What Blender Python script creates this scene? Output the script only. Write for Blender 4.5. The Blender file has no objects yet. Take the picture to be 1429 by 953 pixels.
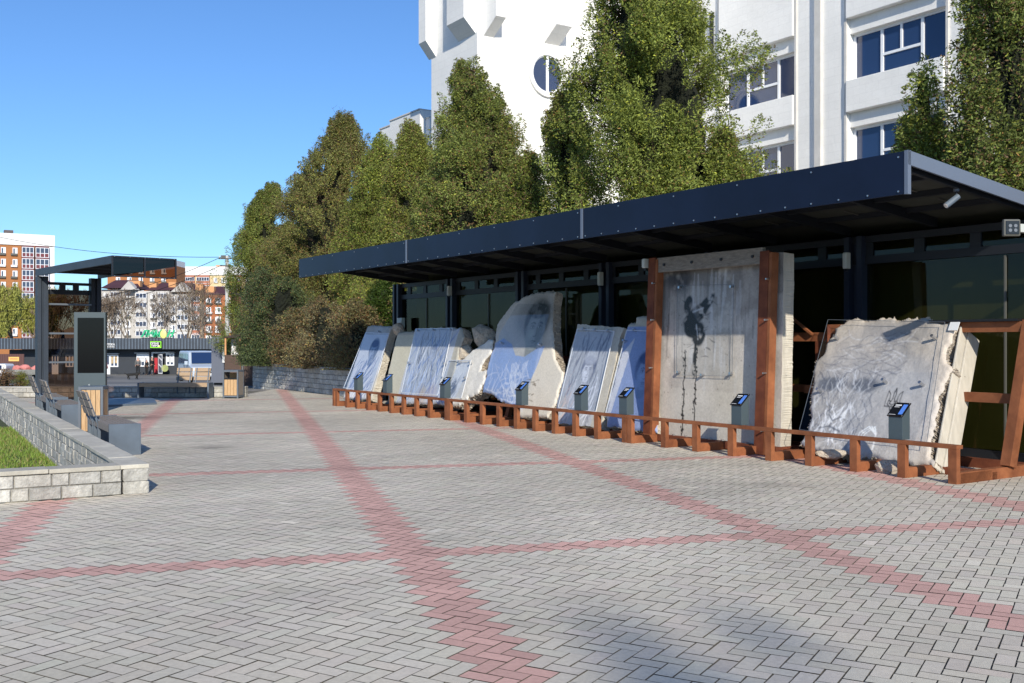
import bpy, bmesh, math, random
import numpy as np
from math import sin, cos, radians, pi, sqrt, atan2, floor
from mathutils import Vector, Matrix
random.seed(7); RNG = np.random.default_rng(11)
C = bpy.context.scene.collection

# ------------------------------------------------------------------ survey of the place
F_PX, HOR, CX, EYE = 1426.0, 478.0, 714.5, 1.6
P0 = np.array([4.96, 11.64])                 # near end of the rust barrier, on the ground
A_D = radians(33.6)
D = np.array([-sin(A_D), cos(A_D)])          # along the barrier, away from the viewer
N = np.array([cos(A_D), sin(A_D)])           # into the pavilion
def gp(s, g, z=0.0):                         # gallery frame -> world
    p = P0 + s*D + g*N
    return (p[0], p[1], z)
def s_at(px, g=0.0):
    k = (px-CX)/F_PX
    return (k*(P0[1]+g*N[1])-P0[0]-g*N[0])/(D[0]-k*D[1])
def at(px, py, Y):
    return ((px-CX)/F_PX*Y, Y, EYE-(py-HOR)/F_PX*Y)
def lean_pt(px, py, g0, tl):                 # point of a leaning slab face, as (s, z)
    k = (px-CX)/F_PX; m = (py-HOR)/F_PX
    Y = (g0+tl*EYE+P0@N)/(k*N[0]+N[1]+tl*m)
    p = np.array([k*Y, Y]); z = EYE-m*Y
    return ((p-P0)@D, z)

# ------------------------------------------------------------------ materials
MATS = {}
def mat(name, col=(.5,.5,.5), rough=.7, var=.0, vscale=6., bump=0., bscale=40., metal=0., attr=False, col2=None,
        spec=.5, stretch=None, detail=6., bdist=.01, patch=None):
    m = bpy.data.materials.new(name); m.use_nodes = True
    nt = m.node_tree; N_ = nt.nodes; L = nt.links
    b = N_['Principled BSDF']
    b.inputs['Roughness'].default_value = rough; b.inputs['Metallic'].default_value = metal
    b.inputs['Specular IOR Level'].default_value = spec
    tc = N_.new('ShaderNodeTexCoord'); src = tc.outputs['Object']
    if stretch:
        mp = N_.new('ShaderNodeMapping'); mp.inputs['Scale'].default_value = stretch
        L.new(src, mp.inputs['Vector']); src = mp.outputs['Vector']
    base = None
    if attr:
        a = N_.new('ShaderNodeAttribute'); a.attribute_name = 'col'; base = a.outputs['Color']
    if var > 0 or col2:
        nz = N_.new('ShaderNodeTexNoise'); nz.inputs['Scale'].default_value = vscale; nz.inputs['Detail'].default_value = detail
        nz.inputs['Roughness'].default_value = .65
        L.new(src, nz.inputs['Vector'])
        if base is None:
            rp = N_.new('ShaderNodeValToRGB'); e = rp.color_ramp.elements
            e[0].position = .3; e[1].position = .7
            c2 = col2 if col2 else tuple(min(1, c*(1+var)) for c in col)
            c1 = col if col2 else tuple(c*(1-var) for c in col)
            e[0].color = (*c1, 1); e[1].color = (*c2, 1)
            L.new(nz.outputs['Fac'], rp.inputs['Fac']); base = rp.outputs['Color']
        else:
            mr = N_.new('ShaderNodeMapRange'); mr.inputs[1].default_value = .3; mr.inputs[2].default_value = .7
            mr.inputs[3].default_value = 1-var; mr.inputs[4].default_value = 1+var
            L.new(nz.outputs['Fac'], mr.inputs[0])
            vm = N_.new('ShaderNodeVectorMath'); vm.operation = 'SCALE'
            L.new(base, vm.inputs[0]); L.new(mr.outputs[0], vm.inputs['Scale']); base = vm.outputs[0]
    if patch:                                  # (scale, lo, hi): broad stains
        n2 = N_.new('ShaderNodeTexNoise'); n2.inputs['Scale'].default_value = patch[0]; n2.inputs['Detail'].default_value = 5
        L.new(tc.outputs['Object'], n2.inputs['Vector'])
        mr = N_.new('ShaderNodeMapRange'); mr.inputs[1].default_value = .35; mr.inputs[2].default_value = .65
        mr.inputs[3].default_value = patch[1]; mr.inputs[4].default_value = patch[2]
        L.new(n2.outputs['Fac'], mr.inputs[0])
        vm = N_.new('ShaderNodeVectorMath'); vm.operation = 'SCALE'
        if base is None: vm.inputs[0].default_value = col
        else: L.new(base, vm.inputs[0])
        L.new(mr.outputs[0], vm.inputs['Scale']); base = vm.outputs[0]
    if base is None: b.inputs['Base Color'].default_value = (*col, 1)
    else: L.new(base, b.inputs['Base Color'])
    if bump > 0:
        nb = N_.new('ShaderNodeTexNoise'); nb.inputs['Scale'].default_value = bscale; nb.inputs['Detail'].default_value = 4
        L.new(src, nb.inputs['Vector'])
        bp = N_.new('ShaderNodeBump'); bp.inputs['Strength'].default_value = bump; bp.inputs['Distance'].default_value = bdist
        L.new(nb.outputs['Fac'], bp.inputs['Height']); L.new(bp.outputs[0], b.inputs['Normal'])
    MATS[name] = m
    return m
def glassy(name, tint, ior, rough=.0, fmax=1.):
    m = bpy.data.materials.new(name); m.use_nodes = True
    nt = m.node_tree; nt.nodes.clear(); N_ = nt.nodes; L = nt.links
    o = N_.new('ShaderNodeOutputMaterial'); mx = N_.new('ShaderNodeMixShader'); lw_ = N_.new('ShaderNodeLayerWeight'); lw_.inputs['Blend'].default_value = .5
    pw = N_.new('ShaderNodeMath'); pw.operation = 'POWER'; pw.inputs[1].default_value = 5; L.new(lw_.outputs['Facing'], pw.inputs[0])
    fr = N_.new('ShaderNodeMath'); fr.operation = 'MULTIPLY_ADD'; fr.inputs[1].default_value = fmax-ior; fr.inputs[2].default_value = ior; L.new(pw.outputs[0], fr.inputs[0])
    t = N_.new('ShaderNodeBsdfTransparent'); g = N_.new('ShaderNodeBsdfGlossy')
    t.inputs['Color'].default_value = (*tint, 1); g.inputs['Roughness'].default_value = rough
    g.inputs['Color'].default_value = (.95, .97, 1, 1)
    L.new(fr.outputs[0], mx.inputs[0]); L.new(t.outputs[0], mx.inputs[1]); L.new(g.outputs[0], mx.inputs[2]); L.new(mx.outputs[0], o.inputs[0])
    MATS[name] = m
    return m
def leafmat(name, rough=.6):
    m = mat(name, attr=True, rough=rough, spec=.25)
    nt = m.node_tree; N_ = nt.nodes; L = nt.links
    b = N_['Principled BSDF']; o = N_['Material Output']
    tr = N_.new('ShaderNodeBsdfTranslucent'); mx = N_.new('ShaderNodeMixShader'); mx.inputs[0].default_value = .28
    a = [n for n in N_ if n.type == 'ATTRIBUTE'][0]
    L.new(a.outputs['Color'], tr.inputs['Color']); L.new(b.outputs[0], mx.inputs[1]); L.new(tr.outputs[0], mx.inputs[2]); L.new(mx.outputs[0], o.inputs[0])
    return m

mat('paver', attr=True, rough=.85, var=.10, vscale=30, bump=.5, bscale=180, bdist=.004, patch=(.35, .90, 1.08))
mat('joint', (.15,.135,.105), .95, .3, 20)
mat('block', attr=True, rough=.9, var=.22, vscale=14, bump=1., bscale=35, bdist=.02, patch=(3.5, .8, 1.1))
mat('coping', attr=True, rough=.85, var=.12, vscale=9, bump=.5, bscale=70, patch=(1.2, .8, 1.1))
mat('mortar', (.22,.21,.19), .95, .3, 20)
mat('lawn_soil', (.045,.06,.02), .95, .4, 8)
mat('soil', (.06,.045,.03), .95, .4, 8, 1., 20)
mat('grass_blades', attr=True, rough=.6)
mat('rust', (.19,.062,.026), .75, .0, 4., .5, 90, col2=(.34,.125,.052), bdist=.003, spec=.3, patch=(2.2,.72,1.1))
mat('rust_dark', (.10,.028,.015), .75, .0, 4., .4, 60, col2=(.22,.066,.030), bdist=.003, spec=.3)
mat('slab_face', attr=True, rough=.85, var=.12, vscale=28, bump=.6, bscale=60, bdist=.008)
mat('slab_broken', (.34,.29,.24), .95, .0, 16, 1., 45, col2=(.66,.58,.48), bdist=.03, detail=10)
mat('slab_clean', (.52,.48,.41), .9, .18, 6, .5, 50, bdist=.01, stretch=(1,1,.3))
mat('header_wood', (.16,.14,.12), .85, .0, 3, .4, 50, col2=(.30,.27,.23), bdist=.006, stretch=(3,3,14))
mat('steel_bolt', (.55,.55,.56), .3, metal=.9)
mat('charcoal', (.006,.011,.030), .40, .12, 2.5, spec=.28, patch=(.6,.85,1.15))
mat('charcoal_edge', (.13,.16,.22), .45)
mat('frame_dark', (.012,.015,.022), .5)
mat('frame_navy', (.018,.025,.045), .45)
mat('soffit', (.05,.055,.048), .6, .2, 3)
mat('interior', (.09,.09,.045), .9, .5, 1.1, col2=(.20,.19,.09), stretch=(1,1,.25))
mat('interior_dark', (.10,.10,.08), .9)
mat('mullion', (.10,.10,.09), .5)
mat('white_plastic', (.55,.58,.55), .5)
mat('white_paint', (.72,.73,.74), .55, .06, 2.)
mat('slate', (.105,.135,.175), .5, .12, 3., .15, 120, patch=(1.6,.85,1.1))
mat('slate_dark', (.040,.052,.072), .5, .12, 3., .15, 120, patch=(1.6,.85,1.1))
mat('slate_light', (.12,.14,.17), .5, .10, 3.)
mat('screen', (.004,.004,.005), .12, spec=.25)
mat('oak', (.42,.25,.12), .7, .0, 5., .3, 30, col2=(.62,.42,.23), stretch=(14,14,1.2))
mat('oak_grey', (.17,.145,.125), .75, .0, 5., .3, 30, col2=(.32,.28,.25), stretch=(9,9,9))
mat('oak_bench', (.30,.20,.12), .75, .0, 5., .3, 30, col2=(.48,.35,.23), stretch=(3,30,30))
mat('stand_grey', (.060,.085,.10), .45)
mat('plate_black', (.01,.012,.016), .25)
mat('plate_blue', (.10,.25,.75), .3)
mat('print_white', (.75,.75,.75), .5)
mat('building_white', (.87,.86,.84), .85, .03, .8, .35, 9, bdist=.02, patch=(.25,.93,1.05))
mat('building_trim', (.62,.60,.57), .8, .1, 2)
mat('roof_edge', (.10,.08,.08), .7)
mat('window_white', (.82,.84,.88), .4)
mat('core_dark', (.008,.011,.004), .95, .5, 5., 1., 12, bdist=.1)
mat('bark', (.07,.05,.035), .9, .35, 8, 1, 20)
mat('twig', (.17,.125,.09), .9, .3, 3)
mat('twig_grey', (.24,.20,.165), .9, .3, 3)
mat('apartment_orange', (.40,.165,.06), .85, .1, .3)
mat('apartment_brick', (.38,.13,.055), .85, .12, .3)
mat('apartment_white', (.80,.80,.80), .8, .04, .2)
mat('apartment_yellow', (.68,.54,.32), .85, .05, .2)
mat('apartment_grey', (.50,.48,.46), .85, .12, .2)
mat('roof_plum', (.075,.030,.040), .8, .15, .3)
mat('bay_maroon', (.16,.04,.05), .7)
mat('panel_rust', (.45,.17,.10), .8)
mat('shop_dark', (.030,.036,.048), .6, .1, 1)
mat('shop_fascia', (.040,.050,.068), .5, .1, 1)
mat('fence_brown', (.11,.05,.045), .6)
mat('sign_yellow', (.85,.48,.14), .6)
mat('sign_green', (.02,.45,.20), .5)
mat('sign_lime', (.30,.85,.05), .5)
mat('lemon', (.80,.78,.25), .5)
mat('black', (.008,.008,.009), .5)
mat('shade_interior', (.02,.02,.022), .8)
mat('red', (.45,.02,.03), .5)
mat('green_poster', (.16,.28,.10), .6, .6, 3., col2=(.45,.42,.15))
mat('poster_warm', (.45,.33,.18), .6, .7, 4.)
mat('van_silver', (.50,.58,.68), .30, metal=.1)
mat('truck_white', (.78,.79,.80), .35)
mat('truck_bed', (.20,.20,.19), .7, .3, 2)
mat('rubber', (.015,.015,.015), .8)
mat('rim', (.35,.35,.37), .4, metal=.6)
mat('lamp_glass', (.75,.76,.78), .15)
mat('cargo_pink', (.60,.22,.20), .8)
mat('kiosk_grey', (.115,.13,.175), .6, .08, 1)
mat('kiosk_brown', (.085,.052,.040), .75, .2, 3, stretch=(1,1,14))
mat('wood_orange', (.60,.30,.13), .7, .2, 4)
mat('pole_concrete', (.50,.49,.47), .85, .1, 3)
mat('skin', (.50,.28,.20), .6)
mat('hair_dark', (.03,.02,.015), .7)
mat('cloth_black', (.012,.012,.014), .8)
mat('cloth_grey', (.13,.13,.13), .85)
mat('cloth_pink', (.42,.17,.20), .85)
mat('cloth_denim', (.07,.09,.14), .85)
mat('dog_black', (.012,.011,.010), .8)
mat('verge', (.10,.12,.03), .95, .4, 1.5, .8, 15)
glassy('clear_sheet', (.92,.94,.96), .06, .03)
glassy('clear_sheet_light', (.96,.965,.97), .018, .03, .6)
glassy('pavilion_glass', (.60,.61,.50), .022, .004, .30)
glassy('tinted_glass', (.22,.15,.11), .04, .01)
mat('window_blue', (.018,.040,.11), .04, spec=.9)
mat('window_far', (.06,.08,.13), .15)
mat('sheet_edge', (.72,.74,.78), .3)
leafmat('thuja_leaf'); leafmat('willow_leaf')

# ground: paving blocks shown by a brick pattern far off, where single bricks are too small
def ground_mat():
    m = bpy.data.materials.new('ground_far'); m.use_nodes = True
    nt = m.node_tree; N_ = nt.nodes; L = nt.links; b = N_['Principled BSDF']; b.inputs['Roughness'].default_value = .9
    tc = N_.new('ShaderNodeTexCoord')
    br = N_.new('ShaderNodeTexBrick'); br.inputs['Scale'].default_value = 1.; br.inputs['Brick Width'].default_value = 1.1
    br.inputs['Row Height'].default_value = .75; br.inputs['Mortar Size'].default_value = .05
    br.inputs['Color1'].default_value = (.34,.32,.29,1); br.inputs['Color2'].default_value = (.26,.24,.22,1); br.inputs['Mortar'].default_value = (.08,.075,.07,1)
    L.new(tc.outputs['Object'], br.inputs['Vector'])
    nz = N_.new('ShaderNodeTexNoise'); nz.inputs['Scale'].default_value = .12; L.new(tc.outputs['Object'], nz.inputs['Vector'])
    sp = N_.new('ShaderNodeSeparateXYZ'); L.new(tc.outputs['Object'], sp.inputs[0])
    r = N_.new('ShaderNodeMapRange'); r.inputs[1].default_value = 62; r.inputs[2].default_value = 70; L.new(sp.outputs['Y'], r.inputs[0])
    asph = N_.new('ShaderNodeValToRGB'); asph.color_ramp.elements[0].color = (.13,.125,.12,1); asph.color_ramp.elements[1].color = (.24,.23,.21,1)
    asph.color_ramp.elements[0].position = .35; asph.color_ramp.elements[1].position = .65
    L.new(nz.outputs['Fac'], asph.inputs[0])
    mx = N_.new('ShaderNodeMixRGB'); L.new(r.outputs[0], mx.inputs[0]); L.new(br.outputs['Color'], mx.inputs[1]); L.new(asph.outputs[0], mx.inputs[2])
    L.new(mx.outputs[0], b.inputs['Base Color'])
    MATS['ground_far'] = m
ground_mat()

def brickwork():
    m = MATS['building_white']; nt = m.node_tree; N_ = nt.nodes; L = nt.links; b = N_['Principled BSDF']
    src = b.inputs['Base Color'].links[0].from_socket
    tc = N_.new('ShaderNodeTexCoord'); mp = N_.new('ShaderNodeMapping'); mp.inputs['Rotation'].default_value = (0,0,-(A_D+pi/2)); L.new(tc.outputs['Object'], mp.inputs[0])
    sp = N_.new('ShaderNodeSeparateXYZ'); L.new(mp.outputs[0], sp.inputs[0]); ad = N_.new('ShaderNodeMath'); L.new(sp.outputs[0], ad.inputs[0]); L.new(sp.outputs[1], ad.inputs[1])
    cb = N_.new('ShaderNodeCombineXYZ'); L.new(ad.outputs[0], cb.inputs[0]); L.new(sp.outputs[2], cb.inputs[1])
    br = N_.new('ShaderNodeTexBrick'); br.inputs['Scale'].default_value = 1; br.inputs['Brick Width'].default_value = .52; br.inputs['Row Height'].default_value = .30; br.inputs['Mortar Size'].default_value = .014
    br.inputs['Color1'].default_value = (1,1,1,1); br.inputs['Color2'].default_value = (.97,.97,.97,1); br.inputs['Mortar'].default_value = (.94,.94,.94,1); L.new(cb.outputs[0], br.inputs['Vector'])
    mx = N_.new('ShaderNodeMixRGB'); mx.blend_type = 'MULTIPLY'; mx.inputs[0].default_value = 1; L.new(src, mx.inputs[1]); L.new(br.outputs['Color'], mx.inputs[2]); L.new(mx.outputs[0], b.inputs['Base Color'])
brickwork()

# ------------------------------------------------------------------ object helpers
ROOTLOC = {}
def props(o, label=None, cat=None, group=None, kind=None):
    if label: o['label'] = label
    if cat: o['category'] = cat
    if group: o['group'] = group
    if kind: o['kind'] = kind
    return o
def thing(name, label, cat, loc=(0,0,0), rz=0., group=None, local=False):
    o = bpy.data.objects.new(name, None); C.objects.link(o)
    o.location = loc; o.rotation_euler = (0,0,rz); o.empty_display_size = .2
    ROOTLOC[o] = (0,0,0) if local else tuple(loc)
    return props(o, label, cat, group)
class MB:
    def __init__(s): s.v = []; s.f = []; s.c = []
    def add(s, vs, fs, col=None):
        n = len(s.v); s.v += [tuple(map(float, p)) for p in vs]; s.f += [tuple(i+n for i in f) for f in fs]
        s.c += [col]*len(fs)
    def frame(s, o, u, v, w, col=None):      # parallelepiped: corner o, edge vectors u v w
        o, u, v, w = map(np.array, (o, u, v, w))
        P = [o, o+u, o+u+v, o+v, o+w, o+u+w, o+u+v+w, o+v+w]
        f = [(0,3,2,1),(4,5,6,7),(0,1,5,4),(1,2,6,5),(2,3,7,6),(3,0,4,7)]
        if np.dot(np.cross(u, v), w) < 0: f = [q[::-1] for q in f]
        s.add(P, f, col); return s
    def box(s, c, size, rz=0., col=None):
        cx, cy, cz = c; a, b, h = size
        u = np.array([cos(rz)*a, sin(rz)*a, 0]); v = np.array([-sin(rz)*b, cos(rz)*b, 0]); w = np.array([0,0,h])
        return s.frame(np.array([cx,cy,cz])-u/2-v/2-w/2, u, v, w, col)
    def bar(s, p, q, a, b, up=(0,0,1), col=None):   # square bar between two points
        p, q = np.array(p, float), np.array(q, float); d = q-p; L = np.linalg.norm(d); d = d/L
        up = np.array(up, float); x = np.cross(d, up)
        if np.linalg.norm(x) < 1e-4: x = np.cross(d, (1,0,0))
        x /= np.linalg.norm(x); y = np.cross(x, d)
        return s.frame(p-x*a/2-y*b/2, x*a, y*b, d*L, col)
    def tube(s, p, q, r0, r1=None, n=8, col=None, cap=True):
        r1 = r0 if r1 is None else r1
        p, q = np.array(p, float), np.array(q, float); d = q-p; L = np.linalg.norm(d)
        if L < 1e-6: return s
        d = d/L
        x = np.cross(d, (0,0,1) if abs(d[2]) < .95 else (1,0,0)); x /= np.linalg.norm(x); y = np.cross(d, x)
        A = [p+(x*cos(t)+y*sin(t))*r0 for t in [2*pi*i/n for i in range(n)]]
        B = [q+(x*cos(t)+y*sin(t))*r1 for t in [2*pi*i/n for i in range(n)]]
        f = [(i, (i+1)%n, n+(i+1)%n, n+i) for i in range(n)]
        if cap: f += [tuple(range(n))[::-1], tuple(range(n, 2*n))]
        s.add(A+B, f, col); return s
    def prism(s, pts, ext, col=None):
        n = len(pts); e = np.array(ext, float); P = [np.array(p, float) for p in pts]
        f = [tuple(range(n))[::-1], tuple(range(n, 2*n))]+[(i, (i+1)%n, n+(i+1)%n, n+i) for i in range(n)]
        s.add(P+[p+e for p in P], f, col); return s
    def quad(s, a, b, c, d, col=None): s.add([a,b,c,d], [(0,1,2,3)], col); return s
    def build(s, name, m, parent=None, bevel=0., smooth=False, fixn=True):
        off = (0,0,0)
        if parent is not None:
            r = parent
            while r.parent: r = r.parent
            off = ROOTLOC.get(r, (0,0,0))
        me = bpy.data.meshes.new(name)
        me.from_pydata([(p[0]-off[0], p[1]-off[1], p[2]-off[2]) for p in s.v], [], s.f)
        if any(c is not None for c in s.c):
            a = me.attributes.new('col', 'FLOAT_COLOR', 'FACE')
            a.data.foreach_set('color', np.array([(*(c or (.5,.5,.5)), 1) for c in s.c], dtype=np.float32).ravel())
        me.materials.append(MATS[m])
        if fixn:
            bm = bmesh.new(); bm.from_mesh(me); bmesh.ops.recalc_face_normals(bm, faces=bm.faces)
            bm.to_mesh(me); bm.free()
        if smooth: me.polygons.foreach_set('use_smooth', [True]*len(me.polygons))
        o = bpy.data.objects.new(name, me); C.objects.link(o)
        if parent is not None: o.parent = parent
        if bevel > 0:
            b = o.modifiers.new('bevel', 'BEVEL'); b.width = bevel; b.segments = 2; b.limit_method = 'ANGLE'
        return o
def copy_tree(o, parent=None):
    c = o.copy(); C.objects.link(c)
    if parent is not None: c.parent = parent
    ROOTLOC[c] = ROOTLOC.get(o, (0,0,0))
    for ch in [x for x in bpy.data.objects if x.parent == o]: copy_tree(ch, c)
    return c
def np_mesh(name, V, Fq, m, parent=None, fcol=None, off=(0,0,0)):   # fast mesh from numpy, all faces the same size
    me = bpy.data.meshes.new(name)
    k = Fq.shape[1]
    me.vertices.add(len(V)); me.vertices.foreach_set('co', (V-np.array(off)).astype(np.float32).ravel())
    me.loops.add(Fq.size); me.loops.foreach_set('vertex_index', Fq.astype(np.int32).ravel())
    me.polygons.add(len(Fq)); me.polygons.foreach_set('loop_start', np.arange(0, Fq.size, k, dtype=np.int32))
    me.update(calc_edges=True)
    if fcol is not None:
        a = me.attributes.new('col', 'FLOAT_COLOR', 'FACE')
        a.data.foreach_set('color', np.concatenate([fcol, np.ones((len(fcol),1))], 1).astype(np.float32).ravel())
    me.materials.append(MATS[m])
    o = bpy.data.objects.new(name, me); C.objects.link(o)
    if parent is not None: o.parent = parent
    return o
def text_obj(name, body, size, m, parent, loc, rotm, shear=0., depth=.01, bold=0.):
    cu = bpy.data.curves.new(name, 'FONT'); cu.body = body; cu.size = size; cu.extrude = depth; cu.shear = shear; cu.offset = bold
    cu.align_x = 'CENTER'; cu.align_y = 'CENTER'; cu.resolution_u = 3
    t = bpy.data.objects.new(name+'_t', cu); C.objects.link(t)
    dg = bpy.context.evaluated_depsgraph_get(); dg.update()
    me = bpy.data.meshes.new_from_object(t.evaluated_get(dg)); bpy.data.objects.remove(t)
    M = Matrix.Translation(loc) @ rotm.to_4x4()
    me.transform(M)
    me.materials.clear(); me.materials.append(MATS[m])
    o = bpy.data.objects.new(name, me); C.objects.link(o); o.parent = parent
    return o

# ------------------------------------------------------------------ terrain
PC = np.array([-3.867, 10.86]); PA = radians(30.5)
PL = np.array([-sin(PA), cos(PA)]); PF = np.array([-cos(PA), -sin(PA)])     # planter: long wall / front wall directions
def terr(x, y):
    t = min(max((y-34)/46., 0), 1); return -1.5*(t*t*(3-2*t)*.35+t*.65)
def build_ground():
    la = [-3000,-600,-200]+list(range(-100,0,4))+list(range(0,32,4))+list(range(32,160,4))+[250,600,3000]
    lb = [-3000,-600,-150,-60,-30,-12]+[0,4,8,12,16,20,22]+list(range(24,160,4))+[250,600,3000]
    b = MB()
    for i in range(len(la)-1):
        for j in range(len(lb)-1):
            inside = la[i] >= 0 and la[i+1] <= 28 and lb[j] >= 0 and lb[j+1] <= 22
            q = []
            for (a, c) in ((la[i],lb[j]),(la[i+1],lb[j]),(la[i+1],lb[j+1]),(la[i],lb[j+1])):
                p = PC+a*PF+c*PL; z = -.34 if inside else terr(p[0], p[1])-.012
                q.append((p[0], p[1], z))
            b.quad(*q)
    o = b.build('ground', 'ground_far', fixn=False); props(o, kind='structure')
    me = o.data; n = np.zeros(len(me.polygons)*3); me.polygons.foreach_get('normal', n)
    if n.reshape(-1,3)[:,2].mean() < 0: me.flip_normals()
build_ground()
# mortar bed under the near paving
def build_paving():
    th = radians(14.7); w = .10; gap = .0078
    ax = th-pi/4
    ex = np.array([cos(ax), sin(ax)]); ey = np.array([-sin(ax), cos(ax)])
    U = np.array([cos(th), sin(th)]); V_ = np.array([-sin(th), cos(th)])
    R = 45; n = int(R/w)
    I, J = np.meshgrid(np.arange(-n, n), np.arange(-n, n)); I = I.ravel(); J = J.ravel()
    mod = (I-J) % 4
    def sel(I, J, bx, by):
        c = (I[:,None]+bx/2)*w*ex + (J[:,None]+by/2)*w*ey
        X, Y = c[:,0], c[:,1]
        d = c-PC; a = d@PF; b = d@PL
        inpl = (a > .02) & (b > .02) & (b < 22)
        g = (c-P0)@N
        k = (Y > 2.0) & (Y < 35.5) & (np.abs(X) < .60*Y+2.2) & ~inpl & (g < 2.2) & ~((X < -8.2) & (Y > 29.6))
        return c[k]
    h = sel(I[mod==0], J[mod==0], 2, 1); v = sel(I[mod==3], J[mod==3], 1, 2)
    c = np.concatenate([h, v]); isv = np.concatenate([np.zeros(len(h)), np.ones(len(v))])[:,None]
    c = c.copy()
    hl = w-gap/2; hs = w/2-gap/2
    m = len(c)
    a = np.where(isv > 0, ey, ex); bb = np.where(isv > 0, -ex, ey)
    a = a+RNG.normal(0, .006, (m,1))*bb; 
    z0 = RNG.normal(0, .0006, m); tx = RNG.normal(0, .0025, m); ty = RNG.normal(0, .003, m)
    quads = []
    for sx, sy in ((-1,-1),(1,-1),(1,1),(-1,1)):
        jit = RNG.normal(0, .0008, (m,2))
        p = c+a*hl*sx+bb*hs*sy+jit
        z = z0+tx*hl*sx+ty*hs*sy
        quads.append(np.concatenate([p, z[:,None]], 1))
    Vv = np.stack(quads, 1).reshape(-1,3); Fq = np.arange(4*m).reshape(m,4)
    u = c@U; vv = c@V_
    red = np.zeros(m, bool)
    for uu in (-10.99,-7.94,-4.9,-1.853,1.243,4.287,7.35,10.4,13.45): red |= np.abs(u-uu) < .185
    for q in (2.4,7.71,13.0,18.6,24.2,29.6): red |= np.abs(vv-q) < .135
    def lf(sc, sd):
        r_ = np.random.default_rng(sd); o_ = 0
        for k in range(6):
            d_ = r_.normal(0,1,2); d_ /= np.linalg.norm(d_); o_ = o_+np.sin(c@d_*sc*(1+.5*k)+r_.random()*6.3)
        return o_/6
    dirt = (1+.10*lf(.9,1)+.08*lf(2.6,2))[:,None]
    base = dirt*np.array([.625,.568,.468])*(1+RNG.normal(0,.035,(m,1)))*(1+RNG.normal(0,.010,(m,3)))
    rc = dirt*np.array([.635,.385,.325])*(1+RNG.normal(0,.05,(m,1)))
    # worn joints and stains
    base = np.where(red[:,None], rc, base)
    stain = np.exp(-(((c-np.array([-8.3,21.7]))/np.array([.9,.55]))**2).sum(1)); base *= (1-.7*stain)[:,None]
    stain = np.exp(-(((c-np.array([-4.6,15.6]))/np.array([.3,.25]))**2).sum(1)); base *= (1-.35*stain)[:,None]
    stain = np.exp(-(((c-np.array([2.9,11.5]))/np.array([.5,.3]))**2).sum(1)); base *= (1-.25*stain)[:,None]
    light = RNG.random(m) < .004; base[light] *= 1.25
    o = np_mesh('paving', Vv, Fq, 'paver', fcol=np.clip(base,0,1)); props(o, kind='structure')
    # bed of the joints, as convex strips around the planter
    b = MB()
    b.prism([(*(PC+PF*-45+PL*-25),-.009), (*(PC+PL*-25+PF*28),-.009), (*(PC+PF*28),-.009), (*(PC+PF*-45),-.009)], (0,0,.003))
    o2 = MB()
    for (q) in ([PC+PF*-45+PL*-25, PC+PL*-25+PF*28, PC+PF*28, PC+PF*-45], [PC+PF*-45, PC, PC+PL*22.2, PC+PF*-45+PL*22.2]):
        o2.quad(*[(p[0], p[1], -.007) for p in q])
    o = o2.build('paving_bed', 'joint'); props(o, kind='structure')
build_paving()

# ------------------------------------------------------------------ block walls
def block_wall(root, p, q, z0, ch, courses, bl, th, outward, mortar=True, seed=1, tone=(.46,.445,.41), name='block_course'):
    """courses of split-face blocks from p to q; 'outward' = unit normal of the seen face"""
    rnd = random.Random(seed)
    p = np.array(p, float); q = np.array(q, float); L = np.linalg.norm(q-p); d = (q-p)/L; o = np.array(outward)
    b = MB()
    for k in range(courses):
        x = -bl*(.5 if k % 2 else 0)-rnd.random()*.05
        while x < L:
            l = bl*rnd.uniform(.85, 1.15) if rnd.random() > .18 else bl*.5
            x0 = max(x, 0); x1 = min(x+l, L)
            if x1-x0 > .03:
                j = rnd.uniform(-.006, .012); zz = z0+k*ch; t = rnd.uniform(.84, 1.12); w_ = rnd.uniform(-.01,.012)
                a = p+d*(x0+.004)-o*(th-j)
                c3 = (tone[0]*t+w_, tone[1]*t+w_*.6, tone[2]*t)
                u = d*(x1-x0-.008)
                # both faces of the wall are split: one block through the wall, chamfered faces
                f0 = np.array([*a, zz+.004]); uu = np.array([*u, 0]); ww = np.array([0,0,ch-.008]); vv = np.array([*(o*(th))*1.0, 0])
                ins = .009
                P = []
                for (sv, in_) in ((0,ins),(.06,0),(1-.06,0),(1,ins)):
                    base = f0+vv*sv
                    un = uu/np.linalg.norm(uu)
                    P += [base+un*in_+np.array([0,0,in_]), base+uu-un*in_+np.array([0,0,in_]), base+uu-un*in_+ww-np.array([0,0,in_]), base+un*in_+ww-np.array([0,0,in_])]
                fs = [(0,1,2,3),(12,15,14,13)]
                for r in range(3):
                    for i in range(4):
                        fs.append((r*4+i, r*4+(i+1)%4, (r+1)*4+(i+1)%4, (r+1)*4+i))
                b.add(P, fs, c3)
            x += l
    ob = b.build(name, 'block', root)
    if mortar:
        m = MB(); a = p-o*(th-.02)+d*.01
        m.frame((*a, z0-.05), (*(d*(L-.02)),0), (*(o*(th-.04)),0), (0,0,ch*courses+.045)); m.build('mortar_joint', 'mortar', root)
    return ob
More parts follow.
